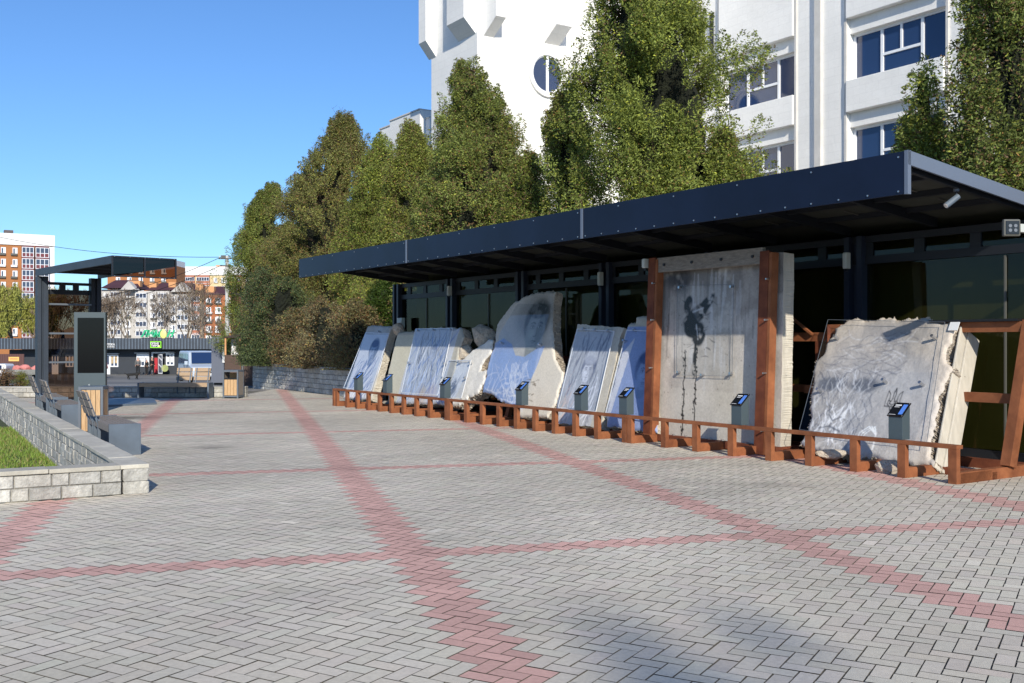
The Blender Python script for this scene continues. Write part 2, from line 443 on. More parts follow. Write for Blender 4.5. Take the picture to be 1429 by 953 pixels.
def coping(root, p, q, z, th, outward, over, w, seed=3, stone=.6, tone=(.52,.49,.42), seed_tone=None):
    rnd = random.Random(seed); p = np.array(p, float); q = np.array(q, float); L = np.linalg.norm(q-p); d = (q-p)/L; o = np.array(outward)
    b = MB(); x = 0
    while x < L-.02:
        l = min(stone*rnd.uniform(.8,1.3), L-x); t = rnd.uniform(.9,1.1); dz = rnd.uniform(-.003,.004)
        a = p+d*(x+.003)+o*(over+rnd.uniform(-.004,.004))
        b.frame((*a, z+dz), (*(d*(l-.006)),0), (*(-o*w),0), (0,0,th), col=tuple(c*t for c in tone)); x += l
    return b.build('coping', 'coping', root, bevel=.006)

pl = thing('planter_wall', 'low grey split-block wall with flat coping around the sunken lawn, beside the benches', 'planter wall', (PC[0], PC[1], 0))
TH = .26
block_wall(pl, PC+PL*TH*0, PC+PL*22, -.0, .135, 2, .33, TH, -PF, seed=5)
block_wall(pl, PC+PL*TH, PC+PL*22, -.34, .135, 3, .33, TH+.001, -PF, mortar=False, seed=9, name='inner_face_course')
block_wall(pl, PC+PF*(TH+.005), PC+PF*26, 0, .135, 2, .33, TH, -PL, seed=8)
coping(pl, PC, PC+PL*22, .27, .045, -PF, .015, TH+.03, seed=2)
coping(pl, PC+PF*(TH+.02), PC+PF*26, .27, .045, -PL, .02, TH+.03, seed=4, stone=.75)
# lawn
lw = MB()
q = [PC+PF*TH+PL*TH, PC+PF*27+PL*TH, PC+PF*27+PL*21.8, PC+PF*TH+PL*21.8]
lw.quad(*[(p[0], p[1], -.29) for p in q]); o = lw.build('lawn', 'lawn_soil'); props(o, kind='structure')
def grass():
    m = 52000
    a = TH+RNG.random(m)**1.3*7.5; b_ = TH+RNG.random(m)*13.5
    c = PC+a[:,None]*PF+b_[:,None]*PL
    keep = (c[:,0]/c[:,1]*F_PX+CX > -160); c = c[keep]; m = len(c)
    h = RNG.uniform(.03,.085,m); ang = RNG.random(m)*2*pi; w = RNG.uniform(.004,.009,m); le = RNG.normal(0,.035,(m,2))
    dx = np.stack([np.cos(ang), np.sin(ang)],1)*w[:,None]
    z = np.full((m,1), -.29)
    v0 = np.concatenate([c-dx, z],1); v1 = np.concatenate([c+dx, z],1); v2 = np.concatenate([c+le, z+h[:,None]],1)
    V = np.stack([v0,v1,v2],1).reshape(-1,3)
    pt = np.sin(c[:,0]*2.1+1)*np.cos(c[:,1]*1.7)
    col = np.array([.17,.26,.035])*RNG.uniform(.6,1.35,(m,1))
    dry = (RNG.random(m) < .16+.12*pt)[:,None]; col = np.where(dry, np.array([.33,.27,.11])*RNG.uniform(.7,1.2,(m,1)), col)
    o = np_mesh('grass', V, np.arange(3*m).reshape(m,3), 'grass_blades', fcol=col)
    props(o, 'short spring grass with dry blades filling the sunken lawn behind the low wall', 'grass', kind='stuff')
grass()

# ------------------------------------------------------------------ raised wall at the hedge and low wall behind the far bench
W1 = np.array([-9.64*1.0, 38.0]); W2 = np.array([-5.37, 30.8])
W1 = np.array([(352.6-CX)/F_PX*38.0, 38.0]); W2 = np.array([(466-CX)/F_PX*30.9, 30.9])
wd = (W2-W1)/np.linalg.norm(W2-W1); W3 = W1+wd*11.5
wn = np.array([wd[1], -wd[0]]); wn = wn if wn@np.array([0,-1]) > 0 else -wn
hw = thing('retaining_wall', 'grey block retaining wall of six courses holding up the shrub bed', 'retaining wall', (*W1, 0))
block_wall(hw, W1, W3, -.15, .155, 6, .34, .3, wn, seed=21, tone=(.44,.44,.42))
coping(hw, W1, W3, .78, .06, wn, .02, .34, seed=6, stone=.5, tone=(.46,.46,.44))
wb = np.array([cos(radians(33)), sin(radians(33))])
block_wall(hw, W1+wb*.01, W1+wb*6, -.3, .155, 7, .34, .3, -wd, seed=22, tone=(.44,.44,.42), name='end_course')
up = thing('bed_wall', 'second short block wall half hidden behind the brown shrubs', 'wall', (*(W1-wn*2.2), .75))
block_wall(up, W1-wn*2.4+wd*3, W1-wn*2.4+wd*9.5, .75, .15, 3, .34, .28, wn, seed=24, tone=(.40,.40,.38))
bs = MB(); qq = [W1-wn*.28, W3-wn*.28, W3-wn*14+wd*22, W1-wn*14]
bs.quad(*[(p[0], p[1], .76) for p in qq]); o = bs.build('shrub_bed_soil', 'soil'); props(o, kind='structure')
lwl = thing('low_wall', 'low two-course block wall running behind the far bench', 'low wall', (-12, 29.9, 0))
block_wall(lwl, (-21,29.95), (-7.8,29.95), 0, .135, 2, .40, .26, (0,-1), seed=31)
coping(lwl, (-21,29.95), (-7.8,29.95), .27, .04, (0,-1), .012, .285, seed=12, stone=.9, tone=(.40,.385,.35))
vg = MB(); vg.quad((-45,30.4,.004+0), (-17.5,30.4,.004), (-19,33.9,.004), (-45,33.9,.004))
vg.quad((-45,33.9,terr(0,33.9)+.01), (-19,33.9,terr(0,33.9)+.01), (-26,58,terr(0,58)+.30), (-60,58,terr(0,58)+.30))
o = vg.build('grass_verge', 'verge'); props(o, kind='structure')

# ------------------------------------------------------------------ pavilion
SN, SF = s_at(1265,-.54), s_at(417,-.54)      # canopy ends along the barrier direction
def zat(px, py, g): 
    s = s_at(px, g); return EYE-(py-HOR)/F_PX*gp(s, g)[1]
ZT = zat(1265, 210, -.54); ZB = zat(1265, 270, -.54); SLOPE = .12
GG = 2.35                                      # glazing line
SC = SF
pav = thing('gallery_pavilion', 'long low glazed pavilion with a dark navy metal canopy over the leaning slabs', 'pavilion', gp((SN+SF)/2, GG, 0))
GEND = 5.2
ups = np.array([*N, -SLOPE]); e3 = lambda s, g, z: np.array(gp(s, g, z))
D3 = np.array([*D, 0]); N3 = np.array([*N, 0])
# fascia panels between the seams
seams = [SN, s_at(812,-.54), s_at(567,-.54), SF]
for a, b in zip(seams[:-1], seams[1:]):
    m = MB(); m.frame(e3(a+.012, -.54, ZB), D3*(b-a-.024), N3*.035, (0,0,ZT-ZB)); fp = m.build('fascia_panel', 'charcoal', pav)
    nsc = int((b-a)/.42)
    for i in range(nsc+1):
        s = a+.1+(b-a-.2)*i/nsc
        sc = MB(); sc.tube(e3(s, -.541, ZB+.035), e3(s, -.552, ZB+.035), .011, n=6); sc.build('screw', 'steel_bolt', fp)
        if i % 3 == 0: sc = MB(); sc.tube(e3(s, -.541, ZT-.06), e3(s, -.552, ZT-.06), .011, n=6); sc.build('screw', 'steel_bolt', fp)
for s in seams[1:-1]: jm = MB(); jm.frame(e3(s-.03, -.548, ZB), D3*.06, N3*.03, (0,0,ZT-ZB)); jm.build('joint_strip', 'charcoal_edge', pav)
jm = MB(); jm.frame(e3(SN-.02, -.545, ZB-.005), D3*.045, N3*.06, (0,0,ZT-ZB+.01)); jm.build('corner_trim', 'charcoal_edge', pav)
# roof deck and end flashing
m = MB(); m.frame(e3(SN, -.50, ZT-.05), D3*(SF-SN), ups*(GEND+.6), (0,0,.05)); m.build('roof', 'soffit', pav)
for s in (SN-.02,):
    m = MB(); m.frame(e3(s, -.54, ZT-.155), D3*.03, ups*(GEND+.6), (0,0,.16)); m.build('end_flashing', 'charcoal_edge', pav)
m = MB(); m.frame(e3(SF-.02, -.5, ZT-.15), D3*.03, ups*(GEND+.6), (0,0,.15)); m.build('end_flashing', 'charcoal', pav)
# rafters and purlins under the roof
nr = 12
for i in range(nr+1):
    s = SN+.12+(SF-SN-.24)*i/nr
    m = MB(); m.frame(e3(s-.03, -.47, ZT-.19), D3*.06, ups*(GG+.5), (0,0,.13)); m.build('rafter', 'frame_dark', pav)
for g in (.25, .95, 1.65):
    m = MB(); m.frame(e3(SN+.03, g, ZT-.12-SLOPE*(g+.5)), D3*(SF-SN-.06), ups*.06, (0,0,.065)); m.build('purlin', 'frame_dark', pav)
for i in range(nr):
    s = SN+.12+(SF-SN-.24)*(i+.5)/nr
    for g in (.55, 1.35): m = MB(); m.frame(e3(s, g, ZT-.075-SLOPE*(g+.5)), D3*.02, ups*.35, (0,0,.012)); m.build('ceiling_strip', 'mullion', pav)
# header beams over the glass
zh = ZT-.22-SLOPE*(GG+.5)
for z0, h in ((zh-.10,.10), (zh-.42,.12)):
    m = MB(); m.frame(e3(SN-6, GG-.05, z0), D3*(SF-SN+6), N3*.10, (0,0,h)); m.build('header_beam', 'frame_dark', pav)
s = SN-6
while s < SF: m = MB(); m.frame(e3(s, GG-.03, zh-.299), D3*.16, N3*.06, (0,0,.197)); m.build('header_block', 'frame_dark', pav); s += .86
m = MB(); m.frame(e3(SN-6, GG-.06, .0), D3*(SF-SN+6), N3*.12, (0,0,.16)); m.build('sill', 'frame_dark', pav)
cols = [553+5, 633, 732, 850, 1000, 1198]
cs = [s_at(p, GG) for p in cols]+[SN-1.6, SN-4.4]
for s in cs:
    m = MB()
    m.frame(e3(s-.16, GG-.14, 0), D3*.09, N3*.2, (0,0,zh)); m.frame(e3(s+.07, GG-.14, 0), D3*.09, N3*.2, (0,0,zh))
    m.frame(e3(s-.07, GG-.02, 0), D3*.14, N3*.04, (0,0,zh))
    m.build('column', 'frame_navy', pav)
cs = sorted(cs+[SN-6])
for a, b in zip(cs[:-1], cs[1:]):
    m = MB(); m.frame(e3(a+.165, GG-.008, .16), D3*(b-a-.33), N3*.012, (0,0,zh-.16)); gl = m.build('glass_pane', 'pavilion_glass', pav)
    mm = (a+b)/2-.1
    m = MB(); m.frame(e3(mm-.012, GG-.035, .16), D3*.024, N3*.026, (0,0,zh-.6)); m.build('mullion', 'mullion', pav)
# interior: floor, back wall, end wall
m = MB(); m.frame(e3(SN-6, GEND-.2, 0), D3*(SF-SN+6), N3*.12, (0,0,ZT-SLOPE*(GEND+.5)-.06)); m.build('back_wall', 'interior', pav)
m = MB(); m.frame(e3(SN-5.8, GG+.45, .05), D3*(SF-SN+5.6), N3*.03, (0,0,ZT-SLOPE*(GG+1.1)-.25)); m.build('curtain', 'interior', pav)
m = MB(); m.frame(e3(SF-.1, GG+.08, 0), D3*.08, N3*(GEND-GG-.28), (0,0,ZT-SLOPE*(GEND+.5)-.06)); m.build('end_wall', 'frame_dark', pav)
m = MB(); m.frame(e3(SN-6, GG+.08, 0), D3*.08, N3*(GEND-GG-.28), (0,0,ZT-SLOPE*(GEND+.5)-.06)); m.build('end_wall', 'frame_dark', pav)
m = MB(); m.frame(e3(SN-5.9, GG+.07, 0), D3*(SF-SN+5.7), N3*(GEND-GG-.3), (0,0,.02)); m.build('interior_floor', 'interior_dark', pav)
m = MB(); m.frame(e3(SN-6, GG-.06, zh+.0), D3*(6), N3*.12, (0,0,.5)); m.build('header_panel', 'frame_dark', pav)
m = MB(); m.frame(e3(SN-6, GG-.0, zh+.36), D3*6, N3*(GEND-GG), (0,0,.06)); m.build('rear_roof', 'soffit', pav)
# rust kick plate behind the slabs (seen between them)
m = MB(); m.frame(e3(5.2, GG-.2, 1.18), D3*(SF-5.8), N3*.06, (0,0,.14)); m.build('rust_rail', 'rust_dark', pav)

# wall boxes and lamps on the pavilion
def small_box(name, label, cat, px, py0, py1, g, w, m='white_plastic', group=None):
    s = s_at(px, g); Y = gp(s, g)[1]; zt = EYE-(py0-HOR)/F_PX*Y; zb = EYE-(py1-HOR)/F_PX*Y
    t = thing(name, label, cat, gp(s, g, zb), A_D, group, local=True)
    # local frame rotated so that local -y faces the plaza ... x axis along N, y along D
    b = MB(); b.box((0,0,(zt-zb)/2), (.10, w, zt-zb)); b.build('housing', m, t, bevel=.008)
    b = MB(); b.box((-.055,0,(zt-zb)*.5), (.012, w*.8, (zt-zb)*.85)); b.build('cover', m, t, bevel=.004)
    b = MB(); b.box((0,0,-.02), (.04,.04,.04)); b.build('bracket', 'frame_dark', t)
    return t
small_box('junction_box', 'pale square electrical box on the far end column of the pavilion', 'electrical box', 559.5, 443.5, 461, GG-.22, .28)
for px, y0, y1, lb in ((627.3, 399, 412.5, 'small white strip sensor on the second pavilion column from the far end'),
                       (838, 379.5, 398.5, 'small white strip sensor on the pavilion column left of the tall standing slab'),
                       (1181.5, 352.5, 375, 'small white strip sensor on the pavilion column right of the tall standing slab'),
                       (901, 361, 374, 'small white strip sensor beside the top of the left rust beam')):
    small_box('sensor_strip', lb, 'sensor', px, y0, y1, GG-.2 if px != 901 else .55, .07, group='white strip sensors on the pavilion columns')
# spotlight under the canopy near end
sp_s, sp_g = SN+.06, .55
st_ = e3(SN+.14, .62, ZT-.14-SLOPE*1.1)
k_ = thing('spotlight', 'small cylindrical spotlight hanging under the near edge of the canopy', 'spotlight', tuple(st_))
b = MB(); b.tube(st_, st_+np.array([0,0,-.075]), .035, n=14); b.build('mount', 'slate_light', k_)
b = MB(); b.tube(st_+np.array([0,0,-.07]), st_+np.array([0,0,-.15]), .010, n=8); b.build('joint', 'frame_dark', k_)
hd = st_+np.array([0,0,-.15]); dr = np.array([-.75,-.15,-.55]); dr /= np.linalg.norm(dr)
b = MB(); b.tube(hd+dr*-.03, hd+dr*.17, .036, n=16); b.build('head', 'slate', k_)
b = MB(); b.tube(hd+dr*.165, hd+dr*.175, .030, n=16); b.build('lens', 'lamp_glass', k_)
# flood lamp on its arm, right edge
s_ = s_at(1411, .4); Yf = gp(s_, .4)[1]; ff = np.array([(1411-CX)/F_PX*Yf, Yf, EYE-(318-HOR)/F_PX*Yf])
k_ = thing('flood_lamp', 'small square flood lamp on a white arm at the right edge of the canopy', 'lamp', tuple(ff))
b = MB(); b.box(ff, (.19,.06,.19)); b.build('housing', 'mullion', k_, bevel=.015)
b = MB(); b.box(ff+np.array([0,-.034,0]), (.15,.01,.15)); b.build('face_plate', 'plate_black', k_, bevel=.01)
b = MB(); b.bar(ff+np.array([.08,.03,0]), ff+np.array([1.6,.9,.05]), .09, .09); b.build('arm', 'white_plastic', k_)
b = MB()
for q in ((-.03,.02),(.03,.02),(-.03,-.03),(.03,-.03)): b.tube(ff+np.array([q[0],-.038,q[1]]), ff+np.array([q[0],-.046,q[1]]), .02, n=8)
b.build('led', 'slate_light', k_)

# ------------------------------------------------------------------ rust barriers with A-frames
def barrier(s0, s1, posts, aframes, label, endcap=False):
    r = thing('rust_barrier', label, 'barrier', gp(s0, 0, 0), group='rusted steel barriers and frames that hold the slabs')
    H = .44
    m = MB(); m.frame(e3(s0, -.04, H-.045), D3*(s1-s0), N3*.12, (0,0,.045)); m.build('rail', 'rust', r, bevel=.003)
    for s in posts:
        m = MB(); m.frame(e3(s, -.04, 0), D3*.11, N3*.07, (0,0,H-.046)); m.build('post', 'rust', r, bevel=.003)
        m = MB(); m.frame(e3(s, .031, .0), D3*.10, N3*.62, (0,0,.12)); m.build('foot_beam', 'rust', r, bevel=.003)
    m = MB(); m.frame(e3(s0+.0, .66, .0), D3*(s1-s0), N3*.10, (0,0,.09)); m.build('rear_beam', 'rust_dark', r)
    for s, tl in aframes:
        f = MB(); f.bar(e3(s, .45+.32, 0), e3(s, .45+.32+tl*1.72, 1.72), .11, .09, up=(*N,0)); f.build('leaning_leg', 'rust', r)
        f = MB(); f.bar(e3(s, 2.05, 0), e3(s, .45+.38+tl*1.72, 1.70), .09, .07, up=(*N,0)); f.build('back_leg', 'rust', r)
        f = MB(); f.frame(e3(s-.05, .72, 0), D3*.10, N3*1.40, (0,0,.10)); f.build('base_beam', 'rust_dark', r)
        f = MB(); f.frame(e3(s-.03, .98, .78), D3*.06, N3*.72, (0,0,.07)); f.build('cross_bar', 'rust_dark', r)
    return r
ps = sorted([s_at(x) for x in (1331,1257,1190,1128,1071.6,1019.6,970,926.5,883.5)])
S3a = s_at(1338); S3b = s_at(877)
nst = s_at(1128)-s_at(1190)
posts3 = [S3a+.0]+[s_at(x)-.04 for x in (1262,1195,1132,1076,1023,973,929)]+[S3b-.12]
b3 = barrier(S3a, S3b, posts3, [(s_at(1300,1.0)+.5,.5)], 'nearest rusted steel barrier, in front of the tall standing slab and the big broken slab')
S2a, S2b = S3b+.01, s_at(626.5)
barrier(S2a, S2b, [S2a]+[S2a+.12+i*.6 for i in range(1, int((S2b-S2a-.3)/.6)+1)]+[S2b-.11],
        [(s_at(720,1.0),.3),(s_at(790,1.0),.3),(s_at(660,1.)-.1,.3)], 'middle rusted steel barrier, in front of the rounded slab with a painted face')
S1a, S1b = S2b+.01, s_at(466)
barrier(S1a, S1b, [S1a]+[S1a+.12+i*.6 for i in range(1, int((S1b-S1a-.3)/.6)+1)]+[S1b-.11],
        [(s_at(560,1.0),.3),(s_at(610,1.),.3)], 'farthest rusted steel barrier, ending beside the block retaining wall')
# big A-frame at the near end, right of the last slab
r = thing('rust_trestle', 'tall rusted steel trestle to the right of the big broken slab', 'trestle', gp(S3a, .3, 0))
base_end = e3(S3a-.0, 2.3, 0)
m = MB(); m.frame(e3(S3a+.0, .035, 0), D3*.10, N3*2.3, (0,0,.13)); m.build('base_beam', 'rust', r, bevel=.003)
sl = S3a+.02
m = MB(); m.bar(e3(sl, 1.02, .13), e3(sl, 1.50, 1.86), .13, .14, up=(*N,0)); m.build('front_leg', 'rust', r, bevel=.003)
m = MB(); m.bar(e3(sl+.03, 2.10, .13), e3(sl+.03, 1.62, 1.80), .09, .10, up=(*N,0)); m.build('back_leg', 'rust', r, bevel=.003)
m = MB(); m.frame(e3(sl+.07, 1.42, 1.73), D3*2.9, N3*.09, (0,0,.13)); m.build('top_beam', 'rust', r, bevel=.003)
m = MB(); m.frame(e3(sl+.08, 1.36, 1.862), D3*1.2, N3*.16, (0,0,.03)); m.build('rubber_strip', 'black', r)
m = MB(); m.frame(e3(sl+.07, 1.27, .86), D3*3.2, N3*.08, (0,0,.12)); m.build('middle_beam', 'rust', r, bevel=.003)
m = MB(); m.frame(e3(sl+.07, 1.6, 0), D3*3.2, N3*.1, (0,0,.12)); m.build('rear_beam', 'rust_dark', r)
m = MB(); m.bar(e3(sl+2.95, 1.45, 0), e3(sl+2.95, 1.45, 1.85), .10, .10); m.build('far_leg', 'rust_dark', r)
# frame that stands behind the gap between the tall slab and the big slab
r = thing('rust_back_frame', 'rusted square-tube frame standing in the dark gap right of the tall standing slab', 'frame', gp(s_at(1130,1.5), 1.5, 0))
sa, sb = s_at(1158,1.5), s_at(1096,1.5)
m = MB(); m.frame(e3(sa, 1.5, 1.62), D3*(sb-sa+.4), N3*.08, (0,0,.13)); m.build('top_beam', 'rust', r)
m = MB(); m.frame(e3(sa, 1.5, .86), D3*(sb-sa+.4), N3*.08, (0,0,.11)); m.build('middle_beam', 'rust', r)
m = MB(); m.frame(e3(s_at(1142,1.5)-.05, 1.49, 0), D3*.10, N3*.09, (0,0,1.62)); m.build('leg', 'rust_dark', r)
m = MB(); m.bar(e3(s_at(1096,1.45), 1.46, 2.05), e3(s_at(1133,1.45), 1.46, 1.72), .03, .05, up=(*N,0)); m.build('brace', 'rust', r)
m = MB(); m.frame(e3(sa, 1.35, 0), D3*(sb-sa+.4), N3*.3, (0,0,.1)); m.build('base_beam', 'rust_dark', r)

# ------------------------------------------------------------------ painted canvases for the slab faces
def fnoise(h, w, sc, seed, oct=5, pers=.55):
    r = np.random.default_rng(seed); out = np.zeros((h,w)); amp = 1; tot = 0
    for o in range(oct):
        gh, gw = max(2, int(sc*2**o*h/max(h,w))+2), max(2, int(sc*2**o*w/max(h,w))+2)
        g = r.random((gh+1, gw+1))
        yy = np.linspace(0, gh-1.001, h); xx = np.linspace(0, gw-1.001, w)
        y0 = yy.astype(int); x0 = xx.astype(int); fy = (yy-y0)[:,None]; fx = (xx-x0)[None,:]
        fy = fy*fy*(3-2*fy); fx = fx*fx*(3-2*fx)
        out += amp*((g[y0][:,x0]*(1-fx)+g[y0][:,x0+1]*fx)*(1-fy)+(g[y0+1][:,x0]*(1-fx)+g[y0+1][:,x0+1]*fx)*fy)
        tot += amp; amp *= pers
    return out/tot
class Canvas:
    """u to the right, v downwards, both 0..1 ; asp = width / height"""
    def __init__(s, w_m, h_m, base, seed, res=130):
        s.h = int(h_m*res); s.w = int(w_m*res); s.seed = seed; s.asp = w_m/h_m
        s.v, s.u = np.meshgrid(np.linspace(0,1,s.h), np.linspace(0,1,s.w), indexing='ij')
        s.x = s.u*s.asp
        s.img = np.ones((s.h,s.w,3))*np.array(base)
        n1 = fnoise(s.h, s.w, 4, seed); n2 = fnoise(s.h, s.w, 22, seed+1, 4)
        s.img *= (1+.30*(n1-.5)+.22*(n2-.5))[...,None]*1.0
        s.n1, s.n2 = n1, n2
    def mix(s, a, col): a = np.clip(a,0,1)[...,None]; s.img = s.img*(1-a)+np.array(col)*a
    def ell(s, u, v, ru, rv, soft=.15, rot=0.):       # radii in units of height
        dx = (s.u-u)*s.asp; dy = s.v-v
        x = dx*cos(rot)+dy*sin(rot); y = -dx*sin(rot)+dy*cos(rot)
        d = np.sqrt((x/ru)**2+(y/rv)**2)
        return 1/(1+np.exp((d-1)/max(soft,.01)*4))
    def line(s, pts, w, soft=.5, taper=True):
        a = np.zeros_like(s.u); n = len(pts)
        for i in range(n-1):
            (x0,y0),(x1,y1) = pts[i], pts[i+1]
            X0, X1 = x0*s.asp, x1*s.asp
            dx, dy = X1-X0, y1-y0; L2 = dx*dx+dy*dy+1e-9
            t = np.clip(((s.x-X0)*dx+(s.v-y0)*dy)/L2, 0, 1)
            dist = np.sqrt((s.x-X0-t*dx)**2+(s.v-y0-t*dy)**2)
            ww = w*(1-.6*abs((i+.5)/n*2-1)) if taper else w
            a = np.maximum(a, np.clip((ww-dist)/(ww*soft)+.0, 0, 1))
        return a
    def poly(s, pts, soft=.0):
        x, y = s.u, s.v; ins = np.zeros(x.shape, bool); n = len(pts); j = n-1
        for i in range(n):
            xi, yi = pts[i]; xj, yj = pts[j]
            c = ((yi > y) != (yj > y)) & (x < (xj-xi)*(y-yi)/((yj-yi) or 1e-9)+xi)
            ins ^= c; j = i
        return ins.astype(float)
    def sample(s, u, v):
        xi = np.clip((u*(s.w-1)), 0, s.w-1.001); yi = np.clip(v*(s.h-1), 0, s.h-1.001)
        x0 = xi.astype(int); y0 = yi.astype(int); fx = (xi-x0)[:,None]; fy = (yi-y0)[:,None]
        I = s.img
        return (I[y0,x0]*(1-fx)+I[y0,np.minimum(x0+1,s.w-1)]*fx)*(1-fy)+(I[np.minimum(y0+1,s.h-1),x0]*(1-fx)+I[np.minimum(y0+1,s.h-1),np.minimum(x0+1,s.w-1)]*fx)*fy
def face(cv, u, v, R, lightc, darkc, hair=True, a=1., turn=0., hairc=None):
    """a made-up face in soft brushwork; R = half head height"""
    hairc = hairc or darkc
    A = cv.asp; k = R/A
    if hair: cv.mix(a*cv.ell(u, v-.30*R, .88*R, .95*R, .16)*(.75+.5*(cv.n2-.5)), hairc)
    cv.mix(a*.9*cv.ell(u, v+.95*R, .36*R, .5*R, .2), [c*.75 for c in lightc])          # neck
    cv.mix(a*.95*cv.ell(u, v+.10*R, .62*R, .88*R, .12), lightc)
    cv.mix(a*.55*cv.ell(u+(.48-turn*.2)*k, v+.15*R, .25*R, .72*R, .4), [c*.45 for c in lightc])        # shaded side
    cv.mix(a*.35*cv.ell(u-.22*k, v+.28*R, .22*R, .2*R, .5), [min(1,c*1.35) for c in lightc])
    if hair:
        cv.mix(a*.95*cv.ell(u-.05*k, v-.72*R, .66*R, .34*R, .25), hairc)
        for i in range(14):
            q = -0.6+1.2*i/13
            cv.mix(a*.5*cv.line([(u+q*k*.9, v-(.95-.3*q*q)*R), (u+q*k*1.0+.1*k, v-(.55-.1*abs(q))*R)], .03*R), [c*1.9 for c in hairc])
    for sx in (-1, 1):
        ex = u+(sx*.25+turn*.08)*k; ey = v-.02*R
        cv.mix(a*.45*cv.ell(ex, ey-.02*R, .18*R, .12*R, .5), [c*.5 for c in lightc])
        cv.mix(a*.85*cv.ell(ex, ey, .12*R, .05*R, .3), [min(1,c*1.25) for c in lightc])
        cv.mix(a*.95*cv.ell(ex+.01*k, ey, .05*R, .05*R, .3), darkc)
        cv.mix(a*.85*cv.line([(ex-.13*k,ey-.02*R),(ex,ey-.065*R),(ex+.13*k,ey-.01*R)], .022*R), darkc)
        cv.mix(a*.85*cv.line([(ex-.16*k,ey-.15*R),(ex,ey-.20*R),(ex+.16*k,ey-.15*R)], .040*R), darkc)
        cv.mix(a*.6*cv.ell(u+sx*.64*k, v+.08*R, .08*R, .17*R, .3), [c*.8 for c in lightc])
    nx = u+turn*.10*k
    cv.mix(a*.6*cv.line([(nx+.06*k,v-.02*R),(nx+.10*k,v+.22*R),(nx+.12*k,v+.34*R)], .035*R), [c*.45 for c in lightc])
    cv.mix(a*.75*cv.line([(nx-.10*k,v+.37*R),(nx,v+.40*R),(nx+.11*k,v+.36*R)], .028*R), darkc)
    cv.mix(a*.85*cv.line([(nx-.18*k,v+.60*R),(nx-.04*k,v+.575*R),(nx+.18*k,v+.605*R)], .026*R), darkc)
    cv.mix(a*.5*cv.ell(nx, v+.665*R, .13*R, .045*R, .4), [c*.55 for c in lightc])
    cv.mix(a*.35*cv.ell(nx, v+.80*R, .14*R, .04*R, .5), [c*.5 for c in lightc])
def strokes(cv, n, box, ln, w, col, a=.6, ang=(0, pi), seed=0, curve=.5):
    r = random.Random(seed)
    for _ in range(n):
        u = r.uniform(box[0], box[2]); v = r.uniform(box[1], box[3]); t = r.uniform(*ang); l = ln*r.uniform(.4,1.3); b = r.uniform(-curve, curve)
        pts = []
        for i in range(5):
            q = i/4; tt = t+b*(q-.5); pts.append((u+cos(tt)*l*(q-.5)/cv.asp, v+sin(tt)*l*(q-.5)))
        cv.mix(a*r.uniform(.5,1)*cv.line(pts, w*r.uniform(.6,1.4)), col)

# ------------------------------------------------------------------ slabs
def rough_poly(pts, amp, step, seed, mask=None):
    """subdivide outline and shake it; mask[i] scales the roughness of edge i"""
    r = random.Random(seed); out = []
    n = len(pts)
    for i in range(n):
        a = np.array(pts[i]); b = np.array(pts[(i+1)%n]); L = np.linalg.norm(b-a); k = max(1, int(L/step)); mk = 1 if mask is None else mask[i]
        nn = np.array([-(b-a)[1], (b-a)[0]])/max(L,1e-6)
        last = 0
        for j in range(k):
            t = j/k; last = last*.55+r.gauss(0, amp*.8); out.append(a+(b-a)*t+nn*last*mk*(0 if j == 0 and mk < .3 else 1))
    return np.array(out)
def inside(px, py, poly):
    ins = np.zeros(px.shape, bool); n = len(poly); j = n-1
    for i in range(n):
        xi, yi = poly[i]; xj, yj = poly[j]
        ins ^= ((yi > py) != (yj > py)) & (px < (xj-xi)*(py-yi)/((yj-yi) or 1e-9)+xi); j = i
    return ins
def snap(P, poly):
    best = np.full(len(P), 1e9); out = P.copy(); n = len(poly)
    for i in range(n):
        a = poly[i]; b = poly[(i+1)%n]; d = b-a; L2 = d@d+1e-12
        t = np.clip(((P-a)@d)/L2, 0, 1); q = a+t[:,None]*d; dist = ((P-q)**2).sum(1)
        k = dist < best; best[k] = dist[k]; out[k] = q[k]
    return out
